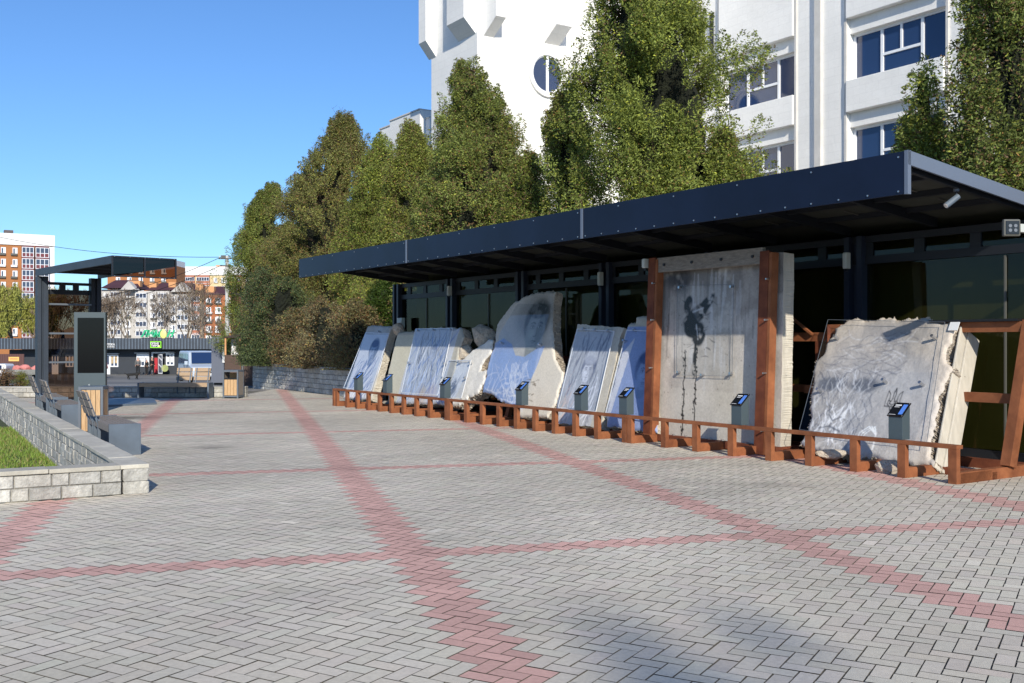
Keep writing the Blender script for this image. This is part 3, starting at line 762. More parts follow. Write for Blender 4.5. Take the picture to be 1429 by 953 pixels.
def slab(label, px_pts, g0, tl, thick, painter, seed, amp=.014, step=.05, mask=None, group=None, res=.014, side='slab_broken', relief=.006, back_grow=0., zmin=.10, straight_side=False):
    pts = [lean_pt(x, y, g0, tl) for x, y in px_pts]
    pts = np.array(pts); pts[:,1] = np.maximum(pts[:,1], zmin)
    q = sqrt(1+tl*tl)
    P = np.stack([pts[:,0], pts[:,1]*q], 1)          # slab-plane coordinates (s, length up the slope)
    poly = rough_poly([tuple(p) for p in P], amp, step, seed, mask)
    lo = poly.min(0); hi = poly.max(0)
    nx = int((hi[0]-lo[0])/res)+2; ny = int((hi[1]-lo[1])/res)+2
    gx = lo[0]+np.arange(nx)*res; gy = lo[1]+np.arange(ny)*res
    cxm, cym = np.meshgrid(gx[:-1]+res/2, gy[:-1]+res/2, indexing='ij')
    keep = inside(cxm, cym, poly)
    # keep largest simple region: drop cells that touch only by a corner
    for _ in range(2):
        nb = np.zeros(keep.shape, int); k = keep.astype(int)
        nb[1:] += k[:-1]; nb[:-1] += k[1:]; nb[:,1:] += k[:,:-1]; nb[:,:-1] += k[:,1:]
        keep &= nb >= 2
    vid = -np.ones((nx, ny), int); verts = []; faces = []
    for i, j in zip(*np.nonzero(keep)):
        f = []
        for (a, b) in ((i,j),(i,j+1),(i+1,j+1),(i+1,j)):
            if vid[a,b] < 0: vid[a,b] = len(verts); verts.append((gx[a], gy[b]))
            f.append(vid[a,b])
        faces.append(tuple(f))
    V = np.array(verts)
    ec = {}
    for f in faces:
        for a, b in zip(f, f[1:]+f[:1]):
            if (b, a) in ec: del ec[(b, a)]
            else: ec[(a, b)] = 1
    bd = sorted({v for e in ec for v in e})
    V2 = V.copy(); V2[bd] = snap(V[bd], poly)
    u = (hi[0]-V2[:,0])/(hi[0]-lo[0]); v = (hi[1]-V2[:,1])/(hi[1]-lo[1])
    cv = painter(hi[0]-lo[0], hi[1]-lo[1]); lum_ = cv.img.mean(2, keepdims=True); cv.img = np.clip((cv.img*.72+lum_*.28*np.array([1.02,1.,.97]))*1.20, 0, .88); mu_ = cv.img.mean((0,1)); cv.img = np.clip(mu_+(cv.img-mu_)*1.25, .02, .88)
    col = cv.sample(u, v)
    rel = (Canvas_noise(u, v, seed)-.5)*2*relief
    lum = col.mean(1)
    # rounded, chipped rim
    dist = np.sqrt(((V2-snap(V2, poly))**2).sum(1)) if amp > .008 else np.full(len(V2), 9.)
    rim = np.clip(1-dist/.05, 0, 1)**2*.03
    up = np.array([*(N*tl), 1.])/q; nor = np.array([*(-N), tl])/q
    o0 = np.array([*(P0+N*g0), 0.])
    def W(sv, depth): return o0+sv[:,0:1]*D3+sv[:,1:2]*up+nor*depth[:,None]
    W0 = W(V2, rel-rim)
    root = thing('concrete_slab', label, 'concrete slab', tuple(gp((lo[0]+hi[0])/2, g0+thick/2, 0)), group=group)
    # outline ring extruded backwards in layers, rough
    front = MB(); off = ROOTLOC[root]
    me = bpy.data.meshes.new('face'); me.from_pydata([tuple(p-np.array(off)) for p in W0], [], faces)
    a = me.attributes.new('col', 'FLOAT_COLOR', 'POINT'); a.data.foreach_set('color', np.concatenate([np.clip(col,0,1), np.ones((len(col),1))],1).astype(np.float32).ravel())
    me.materials.append(MATS['slab_face'])
    me.polygons.foreach_set('use_smooth', [True]*len(me.polygons)); 
    n0 = me.polygons[0].normal
    if np.dot(n0, nor) < 0: me.flip_normals()
    fo = bpy.data.objects.new('painted_face', me); C.objects.link(fo); fo.parent = root
    # sides
    r = np.random.default_rng(seed); layers = max(3, int(thick/.03)) if amp > .008 else 2
    idx = {v: i for i, v in enumerate(bd)}; nb = len(bd); rings = [W0[bd]]
    cen = np.array([(lo+hi)/2])
    vel = np.zeros((nb,1))
    for L in range(1, layers+1):
        t = L/layers
        vel = vel*.5+r.normal(0, amp*.7 if not straight_side else amp*.2, (nb,1))
        sv = V2[bd]+(V2[bd]-cen)/np.linalg.norm(V2[bd]-cen, axis=1)[:,None]*(vel+back_grow*t)
        sv[:,1] = np.maximum(sv[:,1], zmin*q)
        rings.append(W(sv, np.full(nb, -thick*t)))
    A = np.concatenate(rings); fs = []
    for (a, b) in ec:
        i, j = idx[a], idx[b]
        for L in range(layers): fs.append((L*nb+i, L*nb+j, (L+1)*nb+j, (L+1)*nb+i))
    m = MB(); m.v = [tuple(p) for p in A]; m.f = fs; m.c = [None]*len(fs)
    so = m.build('broken_edge', side, root)
    # back
    m = MB(); pb = poly[::2] if len(poly) > 30 else poly
    m.v = [tuple(p) for p in W(pb, np.full(len(pb), -thick-.001))]; m.f = [tuple(range(len(pb)))]; m.c = [None]
    m.build('back', 'slab_clean', root)
    root_info = dict(root=root, W=W, lo=lo, hi=hi, nor=nor, up=up, o0=o0, q=q, g0=g0, tl=tl)
    return root_info
_nc = {}
def Canvas_noise(u, v, seed):
    a = fnoise(256, 256, 9, seed+77, 6, .6)
    return a[np.clip((v*255).astype(int),0,255), np.clip((u*255).astype(int),0,255)]
def sheet(info, px_pts, gap=.07, mt='clear_sheet', bolts=(), th=.012, edge=True, em='sheet_edge'):
    g0, tl = info['g0']-gap*info['q'], info['tl']
    P = []
    for x, y in px_pts:
        s, z = lean_pt(x, y, g0, tl); P.append(np.array(gp(s, g0+tl*z, z)))
    nor = info['nor']
    m = MB(); m.quad(*P) if len(P) == 4 else m.add(P, [tuple(range(len(P)))])
    sh = m.build('clear_sheet', mt, info['root'])
    if edge:
        m = MB()
        for a, b in zip(P, P[1:]+P[:1]): m.bar(a-nor*.008, b-nor*.008, th, th, up=nor)
        m.build('sheet_edge', em, sh)
    if bolts:
        m = MB()
        for x, y in bolts:
            s, z = lean_pt(x, y, g0, tl); p = np.array(gp(s, g0+tl*z, z))
            m.tube(p-nor*(gap+.01), p+nor*.02, .022, n=10)
        m.build('bolt', 'steel_bolt', info['root'])
    return sh
BL = (.16,.25,.46); BLD = (.08,.13,.28); WHT = (.62,.62,.62); CON = (.42,.40,.365)

def paint_A(w, h):
    c = Canvas(w, h, (.38,.37,.35), 101)
    c.mix(.85*c.poly([(.06,.13),(.94,.13),(.94,.97),(.06,.97)]), (.55,.58,.66))
    c.mix(.35*c.ell(.5,.45,.4,.55,.6), (.42,.50,.66))
    face(c, .56, .36, .145, (.26,.33,.48), (.04,.07,.17), a=.95)
    strokes(c, 70, (.15,.5,.8,.92), .22, .010, (.09,.16,.38), .75, (-1.4,-.5), 3)
    strokes(c, 24, (.2,.5,.8,.95), .2, .014, (.7,.7,.78), .7, (-1.4,-.5), 4)
    return c
def paint_B(w, h):
    c = Canvas(w, h, (.40,.385,.34), 111)
    c.mix(.55*c.poly([(0,.10),(.30,.1),(.30,1),(0,1)]), (.52,.50,.38))
    c.mix(.85*c.poly([(.30,.02),(.92,.02),(.88,.99),(.26,.99)]), (.43,.47,.55))
    strokes(c, 80, (.42,.1,.85,.8), .25, .011, (.10,.09,.09), .55, (.9,2.2), 5)
    strokes(c, 70, (.32,.1,.88,.9), .25, .014, (.13,.23,.52), .65, (1.1,2.4), 6)
    strokes(c, 40, (.34,.25,.85,.8), .22, .012, (.74,.74,.76), .6, (1.0,2.2), 7)
    face(c, .64, .34, .10, (.46,.50,.58), (.14,.17,.26), a=.55, turn=-1)
    c.mix(.45*c.ell(.62,.9,.1,.12,.6), (.50,.36,.26)); c.mix(.4*c.ell(.75,.82,.12,.1,.6), (.55,.42,.40))
    strokes(c, 12, (.35,.6,.6,.9), .3, .02, (.40,.52,.80), .6, (1.6,2.2), 8)
    return c
def paint_C(w, h):
    c = Canvas(w, h, (.58,.56,.52), 121)
    c.mix(.6*c.poly([(0,.35),(.6,.35),(.42,1),(0,1)]), (.56,.60,.68))
    c.mix(.8*c.ell(.30,.72,.13,.15,.3)*(c.n2 > .45), (.16,.18,.22))
    strokes(c, 40, (.12,.55,.45,.95), .18, .008, (.12,.16,.26), .7, (1.,2.6), 9)
    strokes(c, 14, (.0,.85,.3,1.), .16, .012, (.15,.24,.50), .7, (0,1), 10)
    return c
def paint_D(w, h):
    c = Canvas(w, h, (.42,.395,.355), 131)
    c.mix(.5*c.ell(.20,.3,.22,.4,.3), (.45,.43,.40))
    c.mix(.65*c.poly([(.62,.48),(1,.45),(1,1),(.55,1)]), (.60,.55,.47))
    c.mix(.5*c.ell(.5,.2,.25,.18,.4), (.17,.18,.18))
    sh = c.poly([(.05,.42),(.15,.38),(.28,.43),(.36,.52),(.48,.53),(.62,.46),(.70,.44),(.66,.62),(.60,.80),(.64,.93),(.3,.96),(.02,.88),(.0,.70)])
    sh *= (.8+.5*(c.n2-.5))
    c.mix(.92*sh, (.20,.31,.58))
    face(c, .53, .295, .185, (.30,.32,.30), (.09,.10,.105), a=.92, turn=.6)
    c.mix(.35*np.clip((c.n2-.5)*8,0,1)*c.ell(.53,.22,.2,.16,.2), (.30,.31,.31))
    c.mix(.92*sh*c.ell(.4,.75,.6,.3,.1)*(c.v > .47), (.23,.34,.60))
    strokes(c, 60, (.10,.6,.62,.92), .16, .008, (.55,.58,.68), .55, (0,3.1), 12)
    for k in range(6):
        c.mix(.75*c.line([(.34+.02*k,.55+.01*k),(.37+.015*k,.72-.01*k),(.44,.82-.02*k),(.50-.01*k,.72-.01*k),(.54-.02*k,.56+.01*k)], .006, .5, False)*(c.n2 > .40), (.62,.64,.70))
    strokes(c, 26, (.56,.70,.72,.9), .05, .006, (.18,.15,.12), .8, (-.3,.3), 13)
    strokes(c, 40, (.08,.75,.5,.97), .12, .010, (.70,.70,.74), .5, (0,3.1), 14)
    return c
def paint_E(w, h):
    c = Canvas(w, h, (.42,.40,.36), 141)
    c.mix(.8*c.poly([(.03,.08),(.80,.08),(.80,1),(.0,1)]), (.40,.43,.50))
    strokes(c, 80, (.08,.1,.75,.9), .2, .012, (.10,.11,.18), .5, (1.2,2.), 15)
    face(c, .46, .46, .12, (.56,.58,.66), (.13,.15,.24), a=.9, hairc=(.15,.17,.25))
    c.mix(.6*c.ell(.46,.34,.10,.07,.35), (.50,.52,.60))
    strokes(c, 40, (.25,.62,.75,.97), .22, .011, (.68,.70,.78), .6, (1.6,2.5), 16)
    strokes(c, 20, (.1,.55,.35,.97), .2, .012, (.58,.45,.42), .5, (1.6,2.5), 17)
    return c
def paint_F(w, h):
    c = Canvas(w, h, (.42,.40,.37), 151)
    c.mix(.92*c.poly([(.0,.10),(1,.10),(1,1),(.0,1)]), (.19,.28,.56))
    c.mix(.7*c.poly([(.0,.4),(.22,.2),(.12,1),(0,1)]), (.62,.60,.62))
    face(c, .56, .50, .16, (.22,.31,.55), (.04,.07,.20), a=.9)
    return c
def paint_G(w, h):
    c = Canvas(w, h, (.43,.39,.34), 161)
    c.mix(.55*np.clip(1.1-c.v*2.2,0,1)*(.5+c.n1), (.17,.165,.16))
    # grime, board marks and rust runs
    for k, (u0, u1, a, cc) in enumerate(((0,.15,.5,(.20,.20,.20)),(.33,.52,.35,(.24,.235,.22)),(.52,.60,.25,(.30,.28,.25)),(.60,.74,.2,(.33,.29,.26)),(.90,1.,.25,(.30,.28,.26)))):
        m = c.poly([(u0,0),(u1,0),(u1,.55+.2*(k%2)),(u0,.62)]); c.mix(a*m*np.clip(1.2-c.v*1.6,0,1), cc)
    c.mix(.75*c.ell(.22,.12,.10,.07,.6)*c.poly([(.0,0),(.42,0),(.42,.3),(0,.3)]), (.05,.05,.055))
    c.mix(.55*np.clip(1-c.v*2.6,0,1)*np.clip((fnoise(c.h,c.w,8,5)-.45)*8,0,1), (.09,.09,.09))
    c.mix(.30*np.clip((fnoise(c.h,c.w,5,65)-.52)*9,0,1), (.24,.21,.18)); c.mix(.35*np.clip((fnoise(c.h,c.w,7,66)-.55)*9,0,1), (.60,.56,.50))
    strokes(c, 50, (.02,.02,.95,.5), .25, .008, (.14,.135,.13), .35, (1.5,1.64), 18, .05)
    strokes(c, 30, (.3,.15,.7,.7), .18, .014, (.52,.53,.55), .35, (1.5,1.64), 19, .05)
    c.mix(.5*c.poly([(.0,.72),(.99,.75),(.99,1),(0,1)]), (.47,.43,.36))
    c.mix(.35*c.ell(.7,.75,.2,.15,.7), (.50,.44,.32))
    # plain dark brush mark standing in the middle
    dk = (.028,.030,.034)
    wob_ = np.clip((c.n2-.30)*6, 0, 1)
    tex_ = np.clip((c.n2-.28)*6,0,1)*np.clip((c.n1-.20)*6,0,1)
    for (u_,v_,a_,b_,r_) in ((.36,.33,.10,.045,-.5),(.43,.28,.09,.030,-.7),(.33,.40,.055,.05,.2),(.39,.43,.05,.065,.1),(.30,.27,.03,.05,.3)):
        c.mix(.95*c.ell(u_, v_, a_, b_, .22, r_)*tex_, dk)
    c.mix(.9*c.line([(.37,.44),(.365,.54),(.36,.66)], .018, .6)*tex_, dk)
    c.mix(.6*c.line([(.34,.31),(.42,.29)], .009), (.50,.51,.53)); c.mix(.6*c.line([(.37,.38),(.385,.46)], .008), (.50,.51,.53))
    strokes(c, 22, (.26,.22,.50,.55), .05, .005, (.05,.05,.055), .6, (-.5,.5), 77, .4)
    # cracks down from the mark
    r = random.Random(5)
    for u0 in (.285,.375):
        pts = [(u0+r.uniform(-.008,.008), .52+.47*i/16) for i in range(17)]
        c.mix(.95*c.line(pts, .0045, .4, False), (.02,.018,.015))
        for i in range(40):
            v = r.uniform(.5,.98); c.mix(.9*c.ell(u0+r.uniform(-.012,.012), v, r.uniform(.002,.007), r.uniform(.003,.008), .2), (.05,.04,.035))
    for i in range(60): c.mix(.6*c.ell(r.uniform(.05,.95), r.uniform(.3,.98), .004, .004, .2), (.18,.14,.10))
    c.mix(.25*c.ell(.80,.86,.07,.11,.5,.5), (.22,.23,.26))
    return c
def paint_H(w, h):
    c = Canvas(w, h, (.335,.305,.28), 171)
    c.mix(.55*c.poly([(.86,0),(1,0),(.97,1),(.84,1),(.87,.6),(.84,.35)]), (.60,.50,.40))
    c.mix(.6*np.clip((c.n1-.45)*6,0,1)*(c.v < .4), (.50,.43,.36))
    c.mix(.5*c.ell(.66,.42,.22,.14,.3), (.31,.31,.33))
    c.mix(.55*c.ell(.62,.75,.35,.4,.3), (.42,.42,.44))
    # lined old face, left half
    c.mix(.5*c.ell(.27,.66,.27,.42,.2), (.36,.36,.38))
    c.mix(.45*c.ell(.36,.30,.3,.24,.3), (.34,.33,.35))
    for k in range(4):
        for sx in (-1,1):
            c.mix(.5*c.ell(.30+sx*.12,.50,.10,.045,.5), (.16,.17,.20))
    strokes(c, 170, (.06,.42,.5,.96), .12, .0050, (.13,.14,.18), .55, (0.6,2.5), 20, .9)
    strokes(c, 120, (.08,.40,.48,.96), .11, .0060, (.62,.64,.70), .42, (.8,2.4), 21, .9)
    strokes(c, 45, (.15,.14,.62,.42), .13, .006, (.56,.57,.62), .42, (-.8,.6), 22, .9)
    strokes(c, 60, (.12,.14,.62,.42), .15, .006, (.17,.17,.20), .5, (-.8,.6), 23, .9)
    strokes(c, 30, (.18,.66,.36,.9), .08, .009, (.78,.80,.86), .55, (1,2.2), 24, .6)
    c.mix(.7*c.line([(.22,.63),(.24,.72),(.28,.76),(.33,.73)], .008), (.12,.13,.16))
    c.mix(.7*c.line([(.20,.82),(.27,.80),(.35,.83)], .009), (.12,.13,.16))
    # leaf shape
    for du in (0,.02,-.02):
        c.mix(.7*c.line([(.50,.92),(.51+du,.83),(.56+du,.78),(.60,.83),(.61,.93)], .006), (.72,.78,.9))
    # small trident emblem
    tc = (.05,.055,.065); U0, V0, S = .640, .592, .082
    L_ = lambda pts, ww=.0042: c.mix(.98*c.line([(U0+x*S/c.asp, V0+y*S) for x, y in pts], ww, .6, False), tc)
    L_([(-.62,-.75),(-.62,.55),(.62,.55),(.62,-.75)]); L_([(-.62,-.75),(-.36,-.45),(-.34,.1),(-.12,.12)]); L_([(.62,-.75),(.36,-.45),(.34,.1),(.12,.12)])
    L_([(0,-1.0),(-.10,-.55),(-.08,-.1),(-.25,.3),(0,.42),(.25,.3),(.08,-.1),(.10,-.55),(0,-1.0)])
    L_([(-.38,.10),(-.42,.35),(-.2,.54)]); L_([(.38,.10),(.42,.35),(.2,.54)]); L_([(-.16,.56),(0,.95),(.16,.56)]); L_([(0,.42),(0,.9)], .0022)
    return c

gA = slab('farthest leaning slab, with a pale blue portrait under a framed clear sheet', [(513,454),(547,454.5),(541,468),(517,558),(477,556)], .44, .36, .22, paint_A, 1, amp=.010, side='slab_clean')
sheet(gA, [(510,464),(543,465),(517.5,545),(479,541)], bolts=[(528,462.5)])
gB = slab('wide leaning slab, cream on its left and pale blue abstract figures under a sheet on its right', [(554,463.5),(577,463),(580,458.5),(631,457.5),(643,458),(647,470),(641,484),(638,500),(628,540),(624,566),(541,561),(541,520)], .44, .28, .24, paint_B, 2, amp=.012)
sheet(gB, [(579.6,458.8),(631.4,457.8),(610.5,550.5),(559.7,547.5)], bolts=[(582,461),(604,460),(628,459.5),(570,506),(619,507)])
gC = slab('smallest broken slab, white with a jagged diagonal top and dark hair-like brush marks', [(625.4,502.6),(643,501.7),(655,493),(681,474),(686,477),(684.5,492),(671,509.6),(669,517.6),(678,517.6),(673,535.5),(667,547.5),(653,554.5),(640,566),(606,563)], .40, .34, .30, paint_C, 3, amp=.02, zmin=.14)
sheet(gC, [(625.4,502.6),(657,502.6),(643.4,555),(609.5,552)], bolts=[(640,505),(655,506),(617,527),(648,527)])
gD = slab('tall rounded slab painted with a dark-haired face above a blue embroidered shirt', [(692.7,453),(701.6,439),(718,420),(735.6,411.5),(760.8,406.5),(773,406.5),(771,420),(770,463),(774.6,503.5),(786,518.6),(782,536),(774.6,561),(763,582),(718,582),(716,568),(698,560),(682.7,549),(672.6,547.5),(680,510),(687.7,486)], .42, .30, .22, paint_D, 4, amp=.014)
sheet(gD, [(698,464),(722,424),(770,424),(754.5,481),(733,566),(673,548)], bolts=[(699,478),(752,480)], edge=False)
gE = slab('narrow leaning slab with a turbaned figure in blue-grey under a framed sheet', [(806,453),(871,457),(866,470),(838,598),(776,590),(776,570)], .42, .34, .26, paint_E, 5, amp=.008, side='slab_clean')
sheet(gE, [(805,459),(856.5,462),(831,574),(778.4,568)], bolts=[(814,458.5),(848,461),(830,460)])
gF = slab('leaning slab with a deep blue child portrait, half hidden by the left rust beam', [(876,452),(885.5,451),(886,443),(900,440),(915,441),(916,604),(846,594),(845,575)], .42, .34, .26, paint_F, 6, amp=.012)
sheet(gF, [(874,460.6),(915,462),(906,585),(845,575.5)], bolts=[(884,460),(870,475)])
gG = slab('tall upright weathered slab held between two rust beams, with a dark brush mark', [(913,362),(1094,352),(1089,619),(1089,632),(905,612)], .62, .045, .22, paint_G, 7, amp=.005, step=.1, side='slab_clean', relief=.003, res=.0125)
gH = slab('big broken slab nearest the plaza, with a lined old face and a small trident emblem', [(1158,471),(1163,456.7),(1182,446),(1251,443),(1295,443),(1301.5,447),(1320,450),(1334,449),(1330,462),(1321,488),(1325,510),(1317,535),(1309,557),(1305,589),(1298,617),(1296,640),(1300,655),(1225,640),(1141,628),(1112,620),(1127.7,600),(1134.6,526),(1138,504)], .40, .53, .46, paint_H, 8, amp=.022, side='slab_broken', res=.012, relief=.014)
sheet(gH, [(1155,445.6),(1318,449),(1292,622),(1115,599)], gap=.09, mt='clear_sheet_light', bolts=[(1165,469),(1301,469),(1232,530),(1284,534),(1141,543)], edge=True, th=.005, em='slate_light')
# fresh cut strip on the right flank of the big slab: profiled pale edge
m = MB()
W, lo, hi = gH['W'], gH['lo'], gH['hi']
def hp(px, py, depth):
    s, z = lean_pt(px, py, gH['g0'], gH['tl']); return W(np.array([[s, z*gH['q']]]), np.array([depth]))[0]
for (a0, a1, d0, d1, off) in ((0,0,-.05,-.20,.03),(0,0,-.201,-.46,.055)):
    top0 = hp(1336,452,d0); bot0 = hp(1299,650,d0); top1 = hp(1336,452,d1); bot1 = hp(1299,650,d1)
    sh = -D3*off
    m.add([top0, bot0, bot1, top1, top0+sh, bot0+sh, bot1+sh, top1+sh], [(0,1,2,3),(7,6,5,4),(0,4,5,1),(1,5,6,2),(2,6,7,3),(3,7,4,0)])
m.build('cast_edge', 'slab_clean', gH['root'], bevel=.01)
m = MB(); p = hp(1326,451,.02); m.frame(p-D3*.02, -D3*.13+0, gH['up']*-.12, gH['nor']*.01); m.build('paper_tag', 'print_white', gH['root'])
m = MB()
rr = random.Random(4)
for i in range(6):
    p = hp(1322+rr.uniform(0,14), 447+rr.uniform(0,4), -.1-.2*rr.random()); m.tube(p, p+np.array([rr.uniform(-.1,.12), rr.uniform(-.1,.1), rr.uniform(.0,.05)]), .006, n=5)
m.build('rebar', 'rust_dark', gH['root'])
# rubble knocked from the top of slab C and foot of slab H
def rock(name, label, c, r, seed, mt='slab_broken', parent=None, sq=(1,1,1)):
    bm = bmesh.new(); rr = random.Random(seed)
    for _ in range(46):
        v = Vector([rr.gauss(0,1) for _ in range(3)]).normalized()*rr.uniform(.82,1.18); bm.verts.new((v.x*sq[0]*r, v.y*sq[1]*r, v.z*sq[2]*r))
    hu = bmesh.ops.convex_hull(bm, input=bm.verts); bmesh.ops.delete(bm, geom=[g for g in hu['geom_interior'] if isinstance(g, bmesh.types.BMVert)], context='VERTS')
    bmesh.ops.subdivide_edges(bm, edges=bm.edges[:], cuts=2, use_grid_fill=True)
    for v in bm.verts: v.co *= 1+rr.uniform(-.035,.03)
    me = bpy.data.meshes.new(name); bm.to_mesh(me); bm.free(); me.materials.append(MATS[mt])
    o = bpy.data.objects.new(name, me); C.objects.link(o); o.location = c
    if label: props(o, label, 'rubble', 'lumps of broken concrete')
    return o
def rock_on(px, py, g, r, label, seed, sq=(1,1,1)):
    s = s_at(px, g); Y = gp(s, g)[1]; rock('rubble_lump', label, gp(s, g, EYE-(py-HOR)/F_PX*Y), r, seed, sq=sq)
rock_on(650, 492, 1.02, .19, 'rounded lump of broken concrete behind the smallest slab, on its left', 3)
rock_on(676, 471, 1.16, .24, 'large jagged lump of broken concrete behind the top of the smallest slab', 9, (1.1,.9,1.3))
rock_on(556, 459, 1.05, .16, 'lump of broken concrete between the two farthest slabs', 12)
rock_on(1244, 652, .25, .17, 'pale chunk of concrete lying under the big broken slab', 14, (1.2,.7,.6))
rock_on(1160, 634, .25, .13, 'smaller flat chunk of concrete lying under the big broken slab, on its left', 17, (1.6,.7,.5))

# wooden header, rust beams and hardware around the tall slab
tb = thing('slab_clamp_frame', 'pair of tall rusted steel beams with a wooden header clamping the upright slab', 'clamp frame', gp(s_at(985,.4), .4, 0))
def vbeam(pxb, pxt, yb, yt, g, w):
    s = s_at(pxb, g); Yb = gp(s, g)[1]; s2 = s_at(pxt, g+.12); Y2 = gp(s2, g+.12)[1]; zt = EYE-(yt-HOR)/F_PX*Y2
    s = s2 = (s+s2)/2
    lean = np.array([*(N*.13), zt])
    b = MB()
    o = e3(s, g, 0)
    b.frame(o-D3*w/2, D3*w, N3*.02, lean)                     # front flange
    b.frame(o-D3*.012+N3*.021, D3*.024, N3*.12, lean)         # web
    bm_ = b.build('beam', 'rust_dark', tb)
    b = MB(); b.frame(o-D3*(w/2+.06), D3*.05, N3*.14, lean*.99); b.build('side_plate', 'rust', tb)
    b = MB()
    for t in (.12,.40,.66,.86): 
        p = o+lean*t; b.tube(p-D3*(w/2+.02), p-D3*(w/2+.02)-N3*.07, .013, n=8)
    b.build('stud', 'steel_bolt', tb)
vbeam(901.5, 909, 604, 360, .42, .16)
vbeam(1057, 1067, 625, 350, .42, .17)
sA, sB = s_at(913,.5), s_at(1060,.5)
zt0 = zat(985, 352.5, .5)
m = MB(); m.frame(e3(sB, .56, zt0-.235), D3*(sA-sB), N3*.07, (0,0,.235)); m.build('wooden_header', 'header_wood', tb, bevel=.004)
m = MB(); 
for i in range(4): 
    p = e3(sB+(sA-sB)*(.08+.28*i), .555, zt0-.12); m.tube(p, p-N3*.02, .022, n=8)
m.build('header_bolt', 'frame_dark', tb)
m = MB(); m.frame(e3(sB-.3, .5, .02), D3*(sA-sB+.6), N3*.5, (0,0,.10)); m.build('sill_beam', 'rust_dark', tb)
sheetG = [(944.5,398),(1023,397),(1021,525),(943.5,523)]
g0, tl = gG['g0']-.05, gG['tl']
sheet(gG, sheetG, gap=.05, mt='clear_sheet_light', bolts=[(946,519),(1019,521),(948,401),(1020,400),(979,523)], th=.005, em='slate_light')
m = MB()
for i in range(8):
    p = hpG = None
    s, z = lean_pt(925+i*17, 612+i*2.2, gG['g0'], gG['tl']); p = np.array(gp(s, gG['g0']-.0, max(z,.12))); m.tube(p, p-N3*.05, .02, n=8)
m.build('foot_bolt', 'steel_bolt', gG['root'])

# ------------------------------------------------------------------ info stands
lab = ['in front of the farthest slab', 'in front of the cream part of the wide slab', 'in front of the smallest broken slab', 'in front of the rounded slab with the face',
       'in front of the turbaned-figure slab', 'in front of the deep blue child slab', 'in front of the tall upright slab', 'in front of the big broken slab']
def make_stand():
    t = thing('info_stand', 'x', 'info stand', (0,0,0), 0, 'grey info stands behind the rust barriers', local=True)
    # local: x to the right (towards -D), y inwards (N)
    b = MB(); b.prism([(-.095,-.05,.43),(-.095,.10,.43),(-.095,.10,.83),(-.095,-.05,.70)], (.19,0,0)); b.build('pedestal', 'stand_grey', t, bevel=.003)
    rot = math.atan2(.17,.20); c_, s_ = cos(rot), sin(rot)
    def P(x, y, z): return (x, -.06+y*c_-z*s_, .70+y*s_+z*c_)
    def slabb(x0,x1,y0,y1,z0,z1,name,m,par):
        b = MB(); b.v = [P(x0,y0,z0),P(x1,y0,z0),P(x1,y1,z0),P(x0,y1,z0),P(x0,y0,z1),P(x1,y0,z1),P(x1,y1,z1),P(x0,y1,z1)]
        b.f = [(0,3,2,1),(4,5,6,7),(0,1,5,4),(1,2,6,5),(2,3,7,6),(3,0,4,7)]; b.c = [None]*6
        return b.build(name, m, par)
    pn = slabb(-.105,.105,0,.235,.004,.016,'plate','plate_black',t)
    slabb(.03,.085,.03,.20,.017,.019,'blue_panel','plate_blue',pn)
    slabb(-.075,.005,.175,.195,.017,.019,'title_line','print_white',pn)
    slabb(-.075,-.01,.150,.160,.017,.019,'title_line','print_white',pn)
    slabb(-.085,.0,.02,.026,.017,.019,'text_line','print_white',pn)
    b = MB()
    for x in (-.092,.092):
        for y in (.012,.222): b.tube(P(x,y,.016), P(x,y,.022), .006, n=6)
    b.build('screw', 'steel_bolt', pn)
    return t
sproto = make_stand()
for i, (px, py) in enumerate(((499,523),(539.7,523),(620,528),(727,535),(809.5,540),(872.5,545),(1031,553),(1253,566))):
    o = sproto if i == 0 else copy_tree(sproto)
    g = .06; s = s_at(px, g); p = gp(s, g, 0); zt = EYE-(py-HOR)/F_PX*p[1]
    o.location = (p[0], p[1], max(zt-.865, .012)); o.rotation_euler.z = A_D-pi/2+radians(2)
    o['label'] = 'grey info stand with sloping plate '+lab[i]

# ------------------------------------------------------------------ benches and bins
def make_bench(m_seat='oak_grey', m_end='slate'):
    """x = width (seat depth), y = along, origin at near right corner"""
    t = thing('bench', 'x', 'bench', (0,0,0), 0, 'slatted benches with steel end panels', local=True)
    L = 2.05; W_ = .43; H = .445
    for y in (0, L-.05):
        b = MB(); b.box((-W_/2, y+.025, H/2), (W_, .05, H)); b.build('end_panel', m_end, t, bevel=.004)
    b = MB()
    for i in range(6):
        x = -W_+.028+i*.066; b.frame((x, .055, H-.05), (.050,0,0), (0,L-.11,0), (0,0,.045))
    b.build('seat', m_seat, t, bevel=.003)
    b = MB(); b.box((-W_/2, L/2, H-.085), (W_-.08, L-.12, .05)); b.build('seat_frame', m_end, t)
    for x in (-.012, -W_+.012): b = MB(); b.box((x, L/2, H-.062), (.022, L-.104, .10)); b.build('seat_board', m_seat, t)
    for y0 in (.95, 1.47):
        br = MB()
        for yy in (y0+.05, y0+.40):
            br.frame((-W_-.005, yy, .12), (.045,0,0), (0,.03,0), (0,0,.33)); br.bar((-W_-.0, yy+.015, .40), (-W_-.16, yy+.015, .86), .03, .03)
        b2 = br.build('bracket', m_end, t)
        b = MB()
        for k in range(3):
            z = .50+k*.125; x = -W_-.03-(z-.40)*.35
            b.frame((x, y0, z), (-.036,0,.105), (0,.46,0), (.022,0,.008))
        b.build('backrest', m_seat, t, bevel=.003)
    return t
NB = thing
bp = make_bench()
BR = np.array([-5.30, 14.6])
bench_lab = ['nearest grey bench beside the low wall, the one right in front of the wooden bin', 'middle grey bench beside the low wall, just beyond the wooden bin', 'farthest of the grey benches beside the low wall, by the shelter post']
